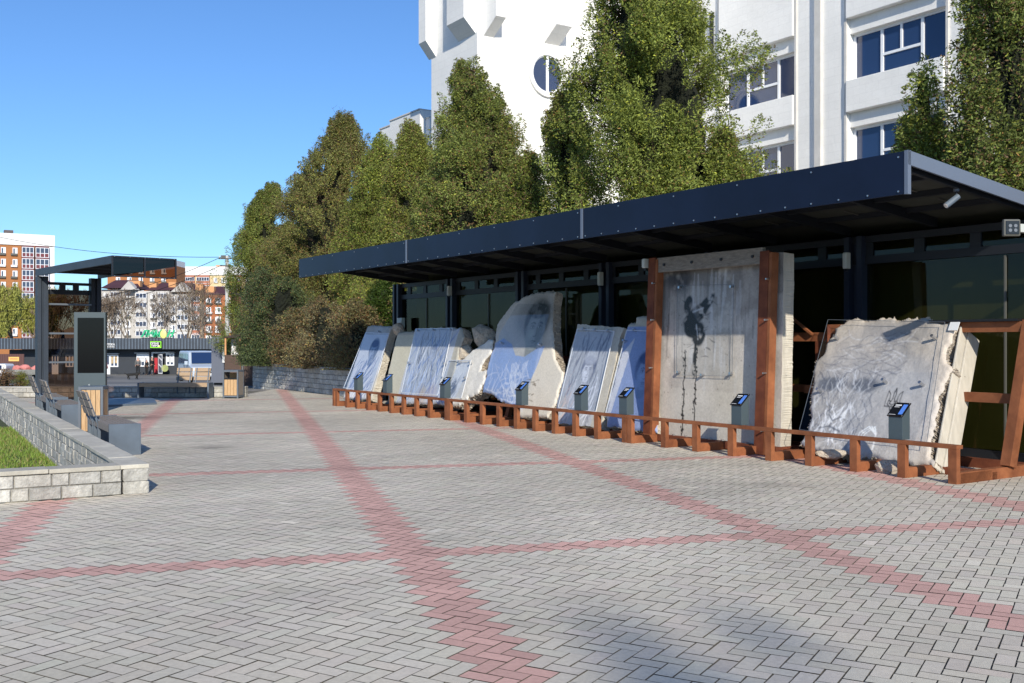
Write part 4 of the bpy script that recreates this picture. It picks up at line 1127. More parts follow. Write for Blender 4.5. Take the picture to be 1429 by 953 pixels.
for i, (s, off) in enumerate(((0,0),(5.25,-.0),(8.2,.05))):
    o = bp if i == 0 else copy_tree(bp)
    p = BR+PL*s+PF*-off; o.location = (p[0], p[1], 0); o.rotation_euler.z = PA; o['label'] = bench_lab[i]
fb = make_bench('oak_bench', 'slate')
fb.rotation_euler.z = -pi/2; fb['label'] = 'far brown-slatted bench facing the viewer in front of the low block wall'
fb.location = ((191.5-CX)/F_PX*29.25, 29.25, 0)
def make_bin(label, loc, rz, w=.42, h=.80, front=True):
    t = thing('litter_bin', label, 'litter bin', loc, rz, 'litter bins with oak slats and grey steel frames', local=True)
    d = w
    b = MB()
    for x in (-w/2+.02, w/2-.02):
        for y in (-d/2+.02, d/2-.02): b.box((x, y, h/2), (.04,.04,h))
    for y in (-d/2+.02, d/2-.02):
        b.box((0,y,h-.02), (w-.082,.04,.04)); b.box((0,y,.06), (w-.082,.04,.04))
    for x in (-w/2+.02, w/2-.02): b.box((x,0,h-.02), (.04,d-.082,.04)); b.box((x,0,.06), (.04,d-.082,.04))
    b.build('frame', 'slate_light', t)
    b = MB(); b.box((0,0,h+.006), (w,d,.012)); b.build('lid', 'slate', t)
    hz = h-.26 if front else h-.05
    for i in range(4):
        x = -w/2+.045+(w-.09)*(i+.5)/4
        b = MB(); b.box((x, -d/2+.018, .09+(hz-.09)/2), ((w-.09)/4-.008,.016,hz-.09)); b.build('slat', 'oak', t)
    b = MB()
    for i in range(4):
        y = -d/2+.045+(d-.09)*(i+.5)/4
        for x in (-w/2+.012, w/2-.012): b.box((x, y, .09+(h-.14)/2), (.014,(d-.09)/4-.006,h-.14))
    b.build('side_slat', 'oak_grey' if front else 'oak', t)
    if front:
        b = MB(); b.box((0,-d/2+.03,h-.24), (w-.1,.03,.05)); b.build('ash_tray', 'black', t)
    b = MB(); b.box((0,.02,h/2-.05), (w-.12,d-.12,h-.35)); b.build('liner', 'black', t)
    b = MB(); b.box((0,d/2-.03,h*.5), (w-.09,.02,h-.16)); b.build('back_slats', 'oak', t)
    return t
pb = BR+PL*3.55+PF*.12
make_bin('wooden litter bin standing between two benches beside the low wall', (pb[0], pb[1], 0), PA-radians(22), .40, .84, front=False)
make_bin('wooden litter bin with an open slot, right of the far bench', ((325-CX)/F_PX*29.4, 29.45, 0), radians(-6), .46, .80)

# ------------------------------------------------------------------ shelter and totem at the left
CS = np.array([(155-CX)/F_PX*21.8, 21.8]); LP = np.array([(49-CX)/F_PX*25.9, 25.9])
e1 = (LP-CS)/np.linalg.norm(LP-CS); Ls = np.linalg.norm(LP-CS); e2 = np.array([-e1[1], e1[0]]); e2 = e2 if e2[0] > 0 else -e2
zc = EYE+(HOR-355.5)/F_PX*21.8; zl = EYE+(HOR-376.5)/F_PX*25.9; Hs = (zc+zl)/2
FR = CS+e2*1.42; RP = LP+e2*1.62
v3 = lambda p, z: np.array([p[0], p[1], z])
sh = thing('shelter', 'dark steel shelter with a cantilevered roof and tinted glass wall', 'shelter', (LP[0], LP[1], 0))
def edgebar(a, b, z, w, h, name, m, inw):
    mb = MB(); d = b-a; mb.frame(v3(a, z), (*d,0), (*(inw*w),0), (0,0,h)); return mb.build(name, m, sh)
edgebar(CS+e2*.0, LP, Hs-.17, .07, .17, 'roof_beam', 'slate_dark', e2)
edgebar(FR, RP, Hs-.17, .07, .17, 'roof_beam', 'frame_dark', -e2)
mb = MB(); mb.prism([v3(CS+e2*.07,Hs-.06), v3(FR-e2*.07,Hs-.06), v3(RP-e2*.07,Hs-.06), v3(LP+e2*.07,Hs-.06)], (0,0,.05)); mb.build('roof', 'frame_dark', sh)
mb = MB()
for k in (1,2,3,4): 
    a = CS+(LP-CS)*k/5; b_ = FR+(RP-FR)*k/5; mb.frame(v3(a+e2*.075, Hs-.14), (*((b_-a)*.9),0), (*(e1*.06),0), (0,0,.075))
mb.build('cross_beam', 'frame_dark', sh)
# front fascia: frame and tinted panes
fa, fbq = CS-e1*.02, FR-e1*.02
fz0, fz1 = Hs-.45, Hs
dd = fbq-fa; Lf = np.linalg.norm(dd); du = dd/Lf
mb = MB()
for z in (fz0, fz1-.03): mb.frame(v3(fa, z), (*dd,0), (*(-e1*.03),0), (0,0,.03))
for t in (0,.5,1): mb.frame(v3(fa+dd*t-du*.015*(t*2), fz0+.03), (*(du*.03),0), (*(-e1*.03),0), (0,0,fz1-fz0-.06))
mb.build('fascia_frame', 'frame_dark', sh)
mb = MB(); mb.quad(v3(fa,fz0+.03), v3(fbq,fz0+.03), v3(fbq,fz1-.03), v3(fa,fz1-.03)); mb.build('fascia_pane', 'tinted_glass', sh)
mb = MB()
for i in range(5):
    for z in (fz0+.015, fz1-.015): p = v3(fa+dd*(.04+.23*i)-e1*.03, z); mb.tube(p, p-np.array([*e1,0])*.012, .010, n=6)
mb.build('screw', 'steel_bolt', sh)
# posts with slots
for P_, mm in ((LP,'slate_dark'),(RP-e2*.30,'frame_dark')):
    mb = MB(); mb.frame(v3(P_,0), (*(e2*.09),0), (*(-e1*.2),0), (0,0,Hs-.18)); mb.frame(v3(P_+e2*.14,0), (*(e2*.12),0), (*(-e1*.2),0), (0,0,Hs-.18))
    mb.frame(v3(P_+e2*.09-e1*.05,0), (*(e2*.05),0), (*(-e1*.1),0), (0,0,Hs-.18)); mb.build('post', mm, sh)
a, b_ = LP+e2*.27, RP-e2*.31
for z, h in ((Hs-.38,.07), (Hs-.62,.12)): mb = MB(); mb.frame(v3(a,z), (*(b_-a),0), (*(-e1*.08),0), (0,0,h)); mb.build('wall_beam', 'frame_dark', sh)
mb = MB()
for t in (.3,.62): mb.frame(v3(a+(b_-a)*t, Hs-.50), (*(e2*.14),0), (*(-e1*.07),0), (0,0,.12))
mb.build('wall_block', 'frame_dark', sh)
mb = MB(); mb.quad(v3(a-e1*.03,.12), v3(b_-e1*.03,.12), v3(b_-e1*.03,Hs-.62), v3(a-e1*.03,Hs-.62)); mb.build('glass_wall', 'tinted_glass', sh)
for y in (426,466.5,506.5):
    z = EYE-(y-HOR)/F_PX*26.2; mb = MB(); mb.frame(v3(a-e1*.10,z), (*(b_-a),0), (*(-e1*.16),0), (0,0,.045)); mb.build('shelf', 'slate_light', sh)
mb = MB(); mb.frame(v3(a,0), (*(b_-a),0), (*(-e1*.08),0), (0,0,.12)); mb.build('sill', 'slate', sh)
mb = MB(); q = [at(140,568,1)[:1]]
dk = [np.array([(x-CX)/F_PX*(EYE*F_PX/(y-HOR)), EYE*F_PX/(y-HOR)]) for x, y in ((126,569),(219,564.5),(214,557.5),(140,557.5))]
mb.prism([v3(p,0.0) for p in dk], (0,0,.05)); mb.build('platform', 'slate', sh)

T0 = np.array([(103-CX)/F_PX*23.6, 23.6])
tz = EYE+(HOR-435.5)/F_PX*23.6
tm = thing('info_totem', 'tall slate-grey info totem with a black screen, in front of the shelter wall', 'info totem', (*T0, 0))
TU = np.array([cos(radians(8)), sin(radians(8))]); TV = np.array([-TU[1], TU[0]])
mb = MB(); mb.frame(v3(T0,0), (*(TU*.70),0), (*(TV*.16),0), (0,0,tz)); mb.build('cabinet', 'stand_grey', tm, bevel=.01)
mb = MB(); mb.frame(v3(T0+TU*.085-TV*.012,.90), (*(TU*.58),0), (*(TV*.010),0), (0,0,tz-.90-.13)); mb.build('screen', 'screen', tm)
mb = MB(); p = v3(T0+TU*.34-TV*.001,.62); mb.tube(p, p-np.array([*TV,0])*.012, .02, n=10); mb.build('lock', 'steel_bolt', tm)
mb = MB(); mb.frame(v3(T0-TU*.03-TV*.03,0), (*(TU*.76),0), (*(TV*.22),0), (0,0,.03)); mb.build('base', 'frame_dark', tm)

# ------------------------------------------------------------------ white building
def ray_plane(px, py, P, n):
    d = np.array([(px-CX)/F_PX, 1., -(py-HOR)/F_PX]); o = np.array([0,0,EYE]); t = ((np.array(P)-o)@n)/(d@n); return o+d*t
B0 = np.array([(1181-CX)/F_PX*36., 36.]); bw = thing('white_building', 'large white brick building with blue windows and a ribbed tower, behind the conifers', 'building', (B0[0], B0[1], 0))
BD, BN = D, -N
def bt(px): q = ray_plane(px, HOR, (*B0,0), np.array([*BN,0])); return float((q[:2]-B0)@BD)
def bz(px, py): return float(ray_plane(px, py, (*B0,0), np.array([*BN,0]))[2])
def bp3(t, out, z): p = B0+BD*t+BN*out; return np.array([p[0], p[1], z])
BD3 = np.array([*BD,0]); BN3 = np.array([*BN,0])
zt1, zb1 = bz(1183,47), bz(1183,113); FH = zt1-bz(1181,178)
rows = [(zb1-3*FH, zt1-3*FH), (zb1-2*FH, zt1-2*FH), (zb1-FH, zt1-FH), (zb1, zt1)]
w1 = (bt(1321), bt(1183)); w2 = (bt(1110), bt(1012)); pitch = w2[0]-w1[0]
bays = [(w1[0]-pitch*k, w1[1]-pitch*k) for k in (3,2,1)]+[w1, w2]+[(w2[0]+pitch*k, w2[0]+pitch*k+(w1[1]-w1[0])) for k in (1,)]
bays[4] = (w2[0], w2[0]+(w1[1]-w1[0]))
TOPZ = rows[-1][1]+6
tL = bt(905); tR = bays[0][0]-2
wall = MB()
edges = [tR]+[x for b in bays for x in b]+[tL]
prev = tR
bays = [b for b in bays if b[1] < tL]
for b in bays:
    wall.frame(bp3(prev,-.5,0), BD3*(b[0]-prev), BN3*.5, (0,0,TOPZ)); 
    z = 0
    for (zb, zt) in rows:
        wall.frame(bp3(b[0],-.5,z), BD3*(b[1]-b[0]), BN3*.38, (0,0,zb-z)); z = zt
    wall.frame(bp3(b[0],-.5,z), BD3*(b[1]-b[0]), BN3*.38, (0,0,TOPZ-z))
    prev = b[1]
wall.frame(bp3(prev,-.5,0), BD3*(tL-prev), BN3*.5, (0,0,TOPZ))
wall.build('wall', 'building_white', bw)
for b in bays:
    for (zb, zt) in rows:
        mb = MB(); mb.frame(bp3(b[0]+.02,-.117,zt+.50), BD3*(b[1]-b[0]-.04), BN3*.26, (0,0,(FH-(zt-zb)-.52) if zt < rows[-1][1] else 5.0)); mb.build('spandrel', 'building_white', bw, bevel=.02)
for i, b in enumerate(bays):
    c_ = b[1]+(pitch-(w1[1]-w1[0]))*.52
    if c_ < tL-.3: mb = MB(); mb.frame(bp3(c_-.14,.002,0), BD3*.28, BN3*.14, (0,0,TOPZ)); mb.build('rib', 'building_trim', bw)
    for x_ in (b[0]-.10, b[1]+.01): mb = MB(); mb.frame(bp3(x_,.002,rows[2][0]-1), BD3*.09, BN3*.07, (0,0,TOPZ-rows[2][0])); mb.build('rib', 'building_trim', bw)
for bi, b in enumerate(bays):
    for ri, (zb, zt) in enumerate(rows):
        if ri == 0: continue
        L_ = b[1]-b[0]; H_ = zt-zb
        m = MB(); fr = .09; dpt = -.40
        m.frame(bp3(b[0],dpt,zb), BD3*L_, BN3*.07, (0,0,fr)); m.frame(bp3(b[0],dpt,zt-fr), BD3*L_, BN3*.07, (0,0,fr))
        for t in (0., .28, .70, 1.): m.frame(bp3(b[0]+(L_-.1)*t, dpt, zb+fr), BD3*.10, BN3*.085, (0,0,H_-2*fr))
        z_ = zb+H_*.40
        m.frame(bp3(b[0]+L_*.28+.09, dpt, z_), BD3*(L_*.42-.12), BN3*.08, (0,0,.09)); m.frame(bp3(b[0]+L_*.485, dpt, z_+.09), BD3*.08, BN3*.078, (0,0,H_*.6-.09-fr))
        wf = m.build('window', 'window_white', bw)
        m = MB(); m.frame(bp3(b[0]+.01,dpt+.01,zb+.01), BD3*(L_-.02), BN3*.02, (0,0,H_-.02)); m.build('pane', 'window_blue', wf)
        m = MB(); m.frame(bp3(b[0]-.02,-.10,zb-.08), BD3*(L_+.04), BN3*.06, (0,0,.06)); m.build('sill', 'building_trim', wf)
# tower
Q = B0+BD*tL
def tower_q():
    k = (666-CX)/F_PX
    # Q + BN*q on ray k
    return (k*Q[1]-Q[0])/(BN[0]-k*BN[1])
tq = tower_q(); TC = Q+BN*tq; TZ = 24.
k = (602-CX)/F_PX; tl_ = (k*TC[1]-TC[0])/(BD[0]-k*BD[1])
m = MB(); m.prism([v3(TC,0), v3(TC+BD*tl_,0), v3(TC+BD*tl_-BN*(tq+1),0), v3(Q-BN*1,0)], (0,0,TZ)); m.build('tower', 'building_white', bw)
nR = np.array([*(-BD),0]); nF = np.array([*BN,0])
def onR(px, py): return ray_plane(px, py, v3(TC,0), nR)
def onF(px, py): return ray_plane(px, py, v3(TC,0), nF)
def rib(fn, nrm, x0, x1, y0, y1, out, name='tower_rib'):
    a = fn(x0, y0); b_ = fn(x1, y1); a2, b2 = a.copy(), b_.copy(); zb_ = (a[2]+b_[2])/2
    a[2] = b_[2] = zb_
    u = b_-a
    lo_ = .55
    m = MB(); P = [a+nrm*.003, b_+nrm*.003, b_+nrm*out+(0,0,lo_), a+nrm*out+(0,0,lo_)]
    top = TZ+.5
    m.add(P+[np.array([p[0],p[1],top]) for p in P], [(0,3,2,1),(4,5,6,7),(0,1,5,4),(1,2,6,5),(2,3,7,6),(3,0,4,7)])
    m.build(name, 'building_white', bw)
rib(onR, nR, 675, 689, 52, 50, .9); rib(onR, nR, 759, 780, 62, 62, .9)
rib(onF, nF, 640, 664, 58, 47, .55)
# corner rib at the left end of the tower
a = onF(603, 82); m = MB(); P = [a-BD3*.35+nF*.003, a+BD3*.25+nF*.003, a+BD3*.25+nF*.5+(0,0,.6), a-BD3*.35+nF*.5+(0,0,.6)]
m.add(P+[np.array([p[0],p[1],TZ+.5]) for p in P], [(0,3,2,1),(4,5,6,7),(0,1,5,4),(1,2,6,5),(2,3,7,6),(3,0,4,7)]); m.build('tower_rib', 'building_white', bw)
# round window
c0 = onR(763, 104); R_ = np.linalg.norm(onR(763,78)-c0)
u_ = np.array([*BN,0]); w_ = np.array([0,0,1.])
def ring(r0, r1, d0, d1, name, mt, par):
    n = 48; m = MB()
    for i in range(n):
        t0, t1 = 2*pi*i/n, 2*pi*(i+1)/n
        P = []
        for d_ in (d0, d1):
            for (t, r) in ((t0,r0),(t1,r0),(t1,r1),(t0,r1)): P.append(c0+u_*cos(t)*r+w_*sin(t)*r+nR*d_)
        m.add(P, [(0,1,2,3),(7,6,5,4),(0,4,5,1),(2,6,7,3)])
    return m.build(name, mt, par)
rw = ring(R_, R_*1.22, .004, .12, 'round_window', 'building_white', bw)
n = 48; m = MB(); m.add([c0+u_*cos(2*pi*i/n)*R_*1.0+w_*sin(2*pi*i/n)*R_*1.0+nR*.012 for i in range(n)], [tuple(range(n))]); m.build('pane', 'window_blue', rw)
ring(R_*.93, R_*1.0, .014, .06, 'frame', 'window_white', rw)
m = MB(); m.frame(c0-u_*.06-w_*R_*.95+nR*.015, u_*.12, nR*.04, w_*R_*1.9); m.build('mullion', 'window_white', rw)
# lower stepped wing left of the tower
for (x0, x1, y, dback, nm) in ((585,600,164,1.5,'wing'),(544,586,153,1.2,'wing'),(530,546,175,1.8,'wing')):
    p0_ = TC+BD*tl_-BN*dback
    pn = v3(p0_, 0); A_ = ray_plane(x1, y, pn, nF); B_ = ray_plane(x0, y, pn, nF)
    zt_ = A_[2]; L_ = B_-A_; L_[2] = 0
    m = MB(); m.frame(v3(A_[:2],0), L_, -nF*6, (0,0,zt_)); wg = m.build(nm, 'building_white', bw)
    m = MB(); m.frame(v3(A_[:2],zt_+.002)-nF*-.04, L_, -nF*6, (0,0,.06)); m.build('roof_edge', 'building_trim', wg)
m = MB(); p = ray_plane(996, 22, v3(Q,0), nF); m.frame(v3(p[:2],p[2]-1.6), BN3*.12, BD3*.12, (0,0,1.7)); m.build('downpipe', 'frame_dark', bw)

# ------------------------------------------------------------------ foliage
def hashn(P, sc, seed):
    r = np.random.default_rng(seed); out = 0
    for k in range(4):
        d = r.normal(0,1,3); d /= np.linalg.norm(d); out = out+np.sin(P@d*sc*(1+k*.6)+r.random()*6.28)
    return out/4
def conifer(name, label, x, y, z0, h, rad, n_plume, per, col=(.07,.10,.022), brown=.12, seed=0, bare_top=0., cat='conifer', group='arborvitae trees growing behind the pavilion',
            prof=None, leaf=(.080,.032), top_leaders=1, core=True, lean=(0,0), squash=1., plume=(.24,.62)):
    r = np.random.default_rng(seed)
    root = thing(name, label, cat, (x, y, z0), group=group)
    prof = prof or (lambda t: (1-t)**.66*(.82+.18*min(1,t*6)) if t < 1 else 0)
    pf = np.vectorize(prof)
    # leaders: several tops
    tops = [(0,0,1.)]
    for k in range(top_leaders-1): a = r.random()*6.28; tops.append((cos(a)*rad*.38, sin(a)*rad*.38, r.uniform(.75,.93)))
    P = []; Dn = []; S = []
    nb_ = max(14, n_plume//20); BG = [(r.random()**1.1*.96, r.random()*2*pi, r.uniform(.58,1.20)) for _ in range(nb_)]
    for k in range(n_plume):
        lx, ly, lh = tops[k % len(tops)] if k % 3 == 0 else tops[0]
        bt_, ba_, br_ = BG[k % nb_]
        pr_ = float(prof(bt_)); sp_ = .30/max(.25, rad*pr_)
        t = min(.985, max(0, bt_+r.normal(0,.26)/h)); a = ba_+r.normal(0, sp_)
        if k % 6 == 0: t = r.random()**1.1*.98; a = r.random()*2*pi; br_ = .8
        rr = rad*float(prof(t))*(.80+.22*r.random())*br_*(1+.10*sin(a*3+t*9+seed))
        rr *= 1+.38*r.random()**4
        if lh < 1: rr *= .55
        zz = t*h*lh
        wob = .10*rad*np.array([sin(t*7+seed), cos(t*6+seed*2)])
        P.append((lx*t+cos(a)*rr+wob[0]+lean[0]*t, ly*t+(sin(a)*rr)*squash+wob[1]+lean[1]*t, zz))
        out = .80-.45*t; d = np.array([cos(a)*out, sin(a)*out, 1.]); d += r.normal(0,.22,3); Dn.append(d/np.linalg.norm(d))
        S.append(r.uniform(.75,1.25)*(1-.45*t))
    P = np.array(P); Dn = np.array(Dn); S = np.array(S)
    m = n_plume*per
    idx = np.repeat(np.arange(n_plume), per)
    t = r.random(m)                                # along plume
    wv = r.normal(0,1,(m,3)); ax = Dn[idx]; wv -= (wv*ax).sum(1)[:,None]*ax; wv /= np.linalg.norm(wv,axis=1)[:,None]
    prw = plume[0]*np.sin(np.pi*np.clip(t*.9+.08,0,1))**.7*S[idx]*np.sqrt(r.random(m)*.6+.4)
    pos = P[idx]+ax*((t-.35)*plume[1]*S[idx]*1.3)[:,None]+wv*prw[:,None]
    pos += r.normal(0,.02,(m,3))
    pos[:,2] = np.maximum(pos[:,2], .05)
    # leaf quad: long axis up-outwards, hanging a bit
    la = wv*.7+ax*.55+r.normal(0,.45,(m,3)); la[:,2] -= .15; la /= np.linalg.norm(la,axis=1)[:,None]
    lb = np.cross(la, wv+r.normal(0,.6,(m,3))); lb /= np.linalg.norm(lb,axis=1)[:,None]+1e-9
    ll = leaf[0]*r.uniform(.6,1.3,m)[:,None]; lw_ = leaf[1]*r.uniform(.6,1.3,m)[:,None]
    V = np.stack([pos-la*ll*.5, pos+lb*lw_*.5-la*ll*.05, pos+la*ll*.5, pos-lb*lw_*.5-la*ll*.05], 1).reshape(-1,3)
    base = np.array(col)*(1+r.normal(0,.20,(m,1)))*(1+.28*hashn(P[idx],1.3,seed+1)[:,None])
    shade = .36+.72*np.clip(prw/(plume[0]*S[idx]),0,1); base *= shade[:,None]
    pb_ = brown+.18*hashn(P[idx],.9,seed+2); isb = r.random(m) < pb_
    base[isb] = np.array([.24,.155,.085])*r.uniform(.5,1.2,(isb.sum(),1))
    yl = r.random(m) < .12; base[yl] = base[yl]*np.array([1.7,1.5,1.0])
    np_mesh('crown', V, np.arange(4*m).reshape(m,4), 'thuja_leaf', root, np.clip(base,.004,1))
    if core:  # dark body added inside the crown so its gaps read as deep shade
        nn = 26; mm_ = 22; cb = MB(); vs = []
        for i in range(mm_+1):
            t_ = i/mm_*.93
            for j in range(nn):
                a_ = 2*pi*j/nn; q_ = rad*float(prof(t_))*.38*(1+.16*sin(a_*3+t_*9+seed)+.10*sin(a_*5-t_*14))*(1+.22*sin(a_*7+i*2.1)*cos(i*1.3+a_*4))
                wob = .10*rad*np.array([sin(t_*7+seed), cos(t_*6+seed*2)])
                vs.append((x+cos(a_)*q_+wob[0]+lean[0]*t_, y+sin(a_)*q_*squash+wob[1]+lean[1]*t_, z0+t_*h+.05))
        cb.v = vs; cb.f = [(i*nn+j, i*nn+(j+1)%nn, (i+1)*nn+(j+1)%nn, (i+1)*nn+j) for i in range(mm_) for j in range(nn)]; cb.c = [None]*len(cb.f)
        cb.build('shade_core', 'core_dark', root, fixn=False)
    # trunk and limbs
    tk = MB(); tk.tube((x,y,z0), (x+lean[0]*.9,y+lean[1]*.9,z0+h*.93), .05*h**.5*.8+.03, .012, n=7); 
    for k in range(0, n_plume, 2):
        p = P[k]; zb_ = max(.1, p[2]-.35*np.hypot(p[0],p[1])-.1)
        tk.tube((x+lean[0]*zb_/h, y+lean[1]*zb_/h, z0+zb_), (x+p[0], y+p[1], z0+p[2]), .018, .006, n=4, cap=False)
    if bare_top > 0:
        for k in range(70):
            q = P[r.integers(0,n_plume)]; 
            if q[2] < h*.55: continue
            e = q+np.array([r.normal(0,.25), r.normal(0,.25), r.uniform(.3,.9)*bare_top]); tk.tube((x+q[0],y+q[1],z0+q[2]), (x+e[0],y+e[1],z0+e[2]), .010, .003, n=4, cap=False)
            for j in range(3):
                f = q+(e-q)*r.uniform(.3,.9); g_ = f+np.array([r.normal(0,.16), r.normal(0,.16), r.uniform(.05,.25)]); tk.tube((x+f[0],y+f[1],z0+f[2]), (x+g_[0],y+g_[1],z0+g_[2]), .005, .002, n=3, cap=False)
    tk.build('trunk', 'bark', root, fixn=False)
    return root
def tree_at(px, top, wpx, g, z0=.75): 
    s = s_at(px, g); p = gp(s, g, 0); Y = p[1]; h = EYE-(top-HOR)/F_PX*Y-z0; return p[0], p[1], z0, h, wpx/F_PX*Y/2*1.42
def tr(px, top, wpx, g, label, seed, dens=1., **k):
    x, y, z0, h, r = tree_at(px, top, wpx, g)
    npl = int(290*dens*h*r/3.2)+130
    return conifer('conifer', label, x, y, z0, h, r, min(npl,3000), 120, seed=seed, **k)
G1 = (.275,.335,.08); G2 = (.24,.295,.08); G3 = (.31,.365,.09)
tr(378, 258, 100, 7.5, 'short dark conifer at the far left end of the row', 31, col=G2, brown=.1, top_leaders=2)
tr(470, 158, 150, 7.4, 'browning conifer with bare twigs near its top, above the far end of the canopy', 32, col=(.27,.29,.095), brown=.24, bare_top=1., top_leaders=3)
tr(528, 190, 110, 7.2, 'full green conifer right of the browning one', 33, col=G1, brown=.16, top_leaders=2)
tr(571, 172, 100, 7.0, 'slender conifer with a thin pointed top, in front of the stepped white wing', 34, col=G3, brown=.15)
tr(625, 190, 110, 7.4, 'middle-height conifer in front of the left edge of the white tower', 39, col=G2, brown=.15, top_leaders=2)
tr(662, 76, 165, 6.6, 'tall loose conifer with two tops left of the round window', 35, col=G2, brown=.17, top_leaders=3, dens=.85)
tr(735, 215, 110, 6.4, 'low conifer below the round window', 40, col=G1, brown=.15, top_leaders=2)
tr(797, 122, 112, 6.3, 'bright green conifer below and right of the round window', 36, col=G3, brown=.12, top_leaders=2, bare_top=.6)
tr(918, -190, 262, 6.3, 'tallest dense conifer, between the tower and the right-hand windows', 37, col=G1, brown=.08, dens=1.1, top_leaders=2, prof=lambda t: (1-t)**.66*(.8+.2*min(1,t*5)))
tr(1012, 185, 84, 6.9, 'side stem conifer leaning on the right flank of the tallest one', 41, col=G1, brown=.08)
tr(1293, 80, 60, 6.4, 'slim rounded conifer in front of the right-hand windows', 42, col=G3, brown=.10, prof=lambda t: (1-t)**.42*(.7+.3*min(1,t*5)))
tr(1418, -190, 150, 6.4, 'large dark conifer at the right edge of the picture', 38, col=G2, brown=.12, top_leaders=3)
tr(1345, 200, 50, 5.8, 'short bushy conifer filling the gap between the slim one and the right edge', 43, col=G3, brown=.15)
tr(700, 205, 90, 7.4, 'green conifer filling the gap between the two-topped one and the low one', 44, col=G1, brown=.12)
tr(596, 210, 90, 7.8, 'low conifer behind the slender pointed one', 46, col=G2, brown=.15)
tr(430, 240, 90, 8.2, 'conifer between the short dark one and the browning one', 47, col=G2, brown=.2)
def shrub(px, py_top, wpx, Y, label, seed, col, brown, z0=.76, name='shrub', cat='shrub', npl=170, per=110, leaf=(.07,.03)):
    x = (px-CX)/F_PX*Y; h = EYE-(py_top-HOR)/F_PX*Y-z0; r_ = wpx/F_PX*Y/2
    conifer(name, label, x, Y, z0, h, r_, npl, per, col=col, brown=brown, seed=seed, cat=cat, group='evergreen shrubs in the raised bed', prof=lambda t: (max(0,1-t**2.2))**.5*(.72+.28*min(1,t*4)), leaf=leaf, top_leaders=1, plume=(.26,.6))
shrub(366, 380, 72, 37.6, 'dark rounded evergreen shrub at the left end of the raised bed', 51, (.11,.15,.07), .06, npl=260)
shrub(395, 395, 95, 36.3, 'tall dark evergreen shrub over the block wall', 52, (.12,.16,.07), .12, npl=300)
shrub(415, 440, 80, 34.4, 'brown-tinted juniper shrub leaning over the block wall', 53, (.22,.22,.11), .30, npl=170)
shrub(455, 425, 80, 32.5, 'brownish juniper shrub with bare stems near the canopy end', 54, (.24,.22,.12), .34, npl=170)
shrub(502, 430, 76, 30.5, 'brown and green juniper shrub beside the farthest slab', 55, (.24,.235,.115), .32, npl=170)
shrub(538, 400, 60, 31.5, 'bright green conifer bush tucked against the pavilion end', 56, (.07,.125,.02), .04, npl=200)

def bare_tree(name, label, x, y, z0, h, spread, seed, mt='twig', levels=5, group='bare trees in front of the apartment blocks', thick=1., leafcol=None, nleaf=0, cat='tree'):
    r = random.Random(seed); root = thing(name, label, cat, (x,y,z0), group=group)
    b = MB(); tips = []
    def grow(p, d, L, rad, lv):
        e = p+d*L; n_ = 6 if lv < 2 else 3; b.tube(p, e, max(rad,.020), max(rad*.62,.016), n=n_, cap=False)
        if lv >= levels: tips.append((p,e)); return
        k = 3 if lv < 3 else 3
        for i in range(k+(1 if lv == 0 else 0)):
            a = r.random()*6.28; sp = spread*(.45+.35*r.random())
            nd = d+sp*np.array([cos(a), sin(a), .15+r.uniform(-.1,.5)]); nd /= np.linalg.norm(nd)
            grow(p+d*L*r.uniform(.6,1.), nd, L*r.uniform(.62,.82), rad*.58, lv+1)
    grow(np.array([x,y,z0],float), np.array([r.uniform(-.05,.05),r.uniform(-.05,.05),1.]), h*.34, h*.014*thick, 0)
    b.build('trunk', mt, root, fixn=False)
    if nleaf:
        T = np.array([np.concatenate(t) for t in tips]); g = np.random.default_rng(seed); i = g.integers(0,len(T),nleaf); t = g.random(nleaf)[:,None]
        pos = T[i,:3]*(1-t)+T[i,3:]*t; pos[:,2] -= g.random(nleaf)**1.2*h*.30; pos += g.normal(0,h*.012,(nleaf,3)); pos[:,2] = np.maximum(pos[:,2], z0+.5)
        s_ = h*.011; u1 = g.normal(0,1,(nleaf,3))*s_*.35; u2 = np.stack([g.normal(0,.3,nleaf), g.normal(0,.3,nleaf), -np.ones(nleaf)*2.2],1)*s_
        V = np.stack([pos-u1,pos+u1,pos+u2],1).reshape(-1,3); col = np.array(leafcol)*g.uniform(.6,1.3,(nleaf,1))
        np_mesh('crown', V, np.arange(3*nleaf).reshape(nleaf,3), 'willow_leaf', root, col, off=(x,y,z0))
    return root
def px_tree(px, top, Y, label, seed, **k):
    x = (px-CX)/F_PX*Y; z0 = terr(x,Y); h = EYE-(top-HOR)/F_PX*Y-z0; bare_tree('bare_tree', label, x, Y, z0, h*1.0, .85, seed, **k)
for i, (px, top, Y, lb, mt) in enumerate(((158,400,150,'bare brown tree just right of the totem','twig'), (178,392,165,'grey-brown bare tree second right of the shelter','twig_grey'), 
        (222,405,140,'pale bare tree behind the green lettering, on its left','twig_grey'), (262,382,150,'wide bare tree in front of the pointed gable','twig'),
        (284,420,145,'low bare tree by the brown-orange block','twig_grey'), (80,400,140,'bare tree seen through the tinted shelter glass, on its left','twig'), (115,395,150,'bare tree seen through the tinted shelter glass, on its right','twig'), (303,440,170,'small bare tree left of the utility pole','twig'))):
    px_tree(px, top+2, Y, lb, 60+i, mt=mt, levels=6, thick=.9, nleaf=500, leafcol=(.22,.19,.10) if i % 2 else (.17,.13,.09))
x = (22-CX)/F_PX*125
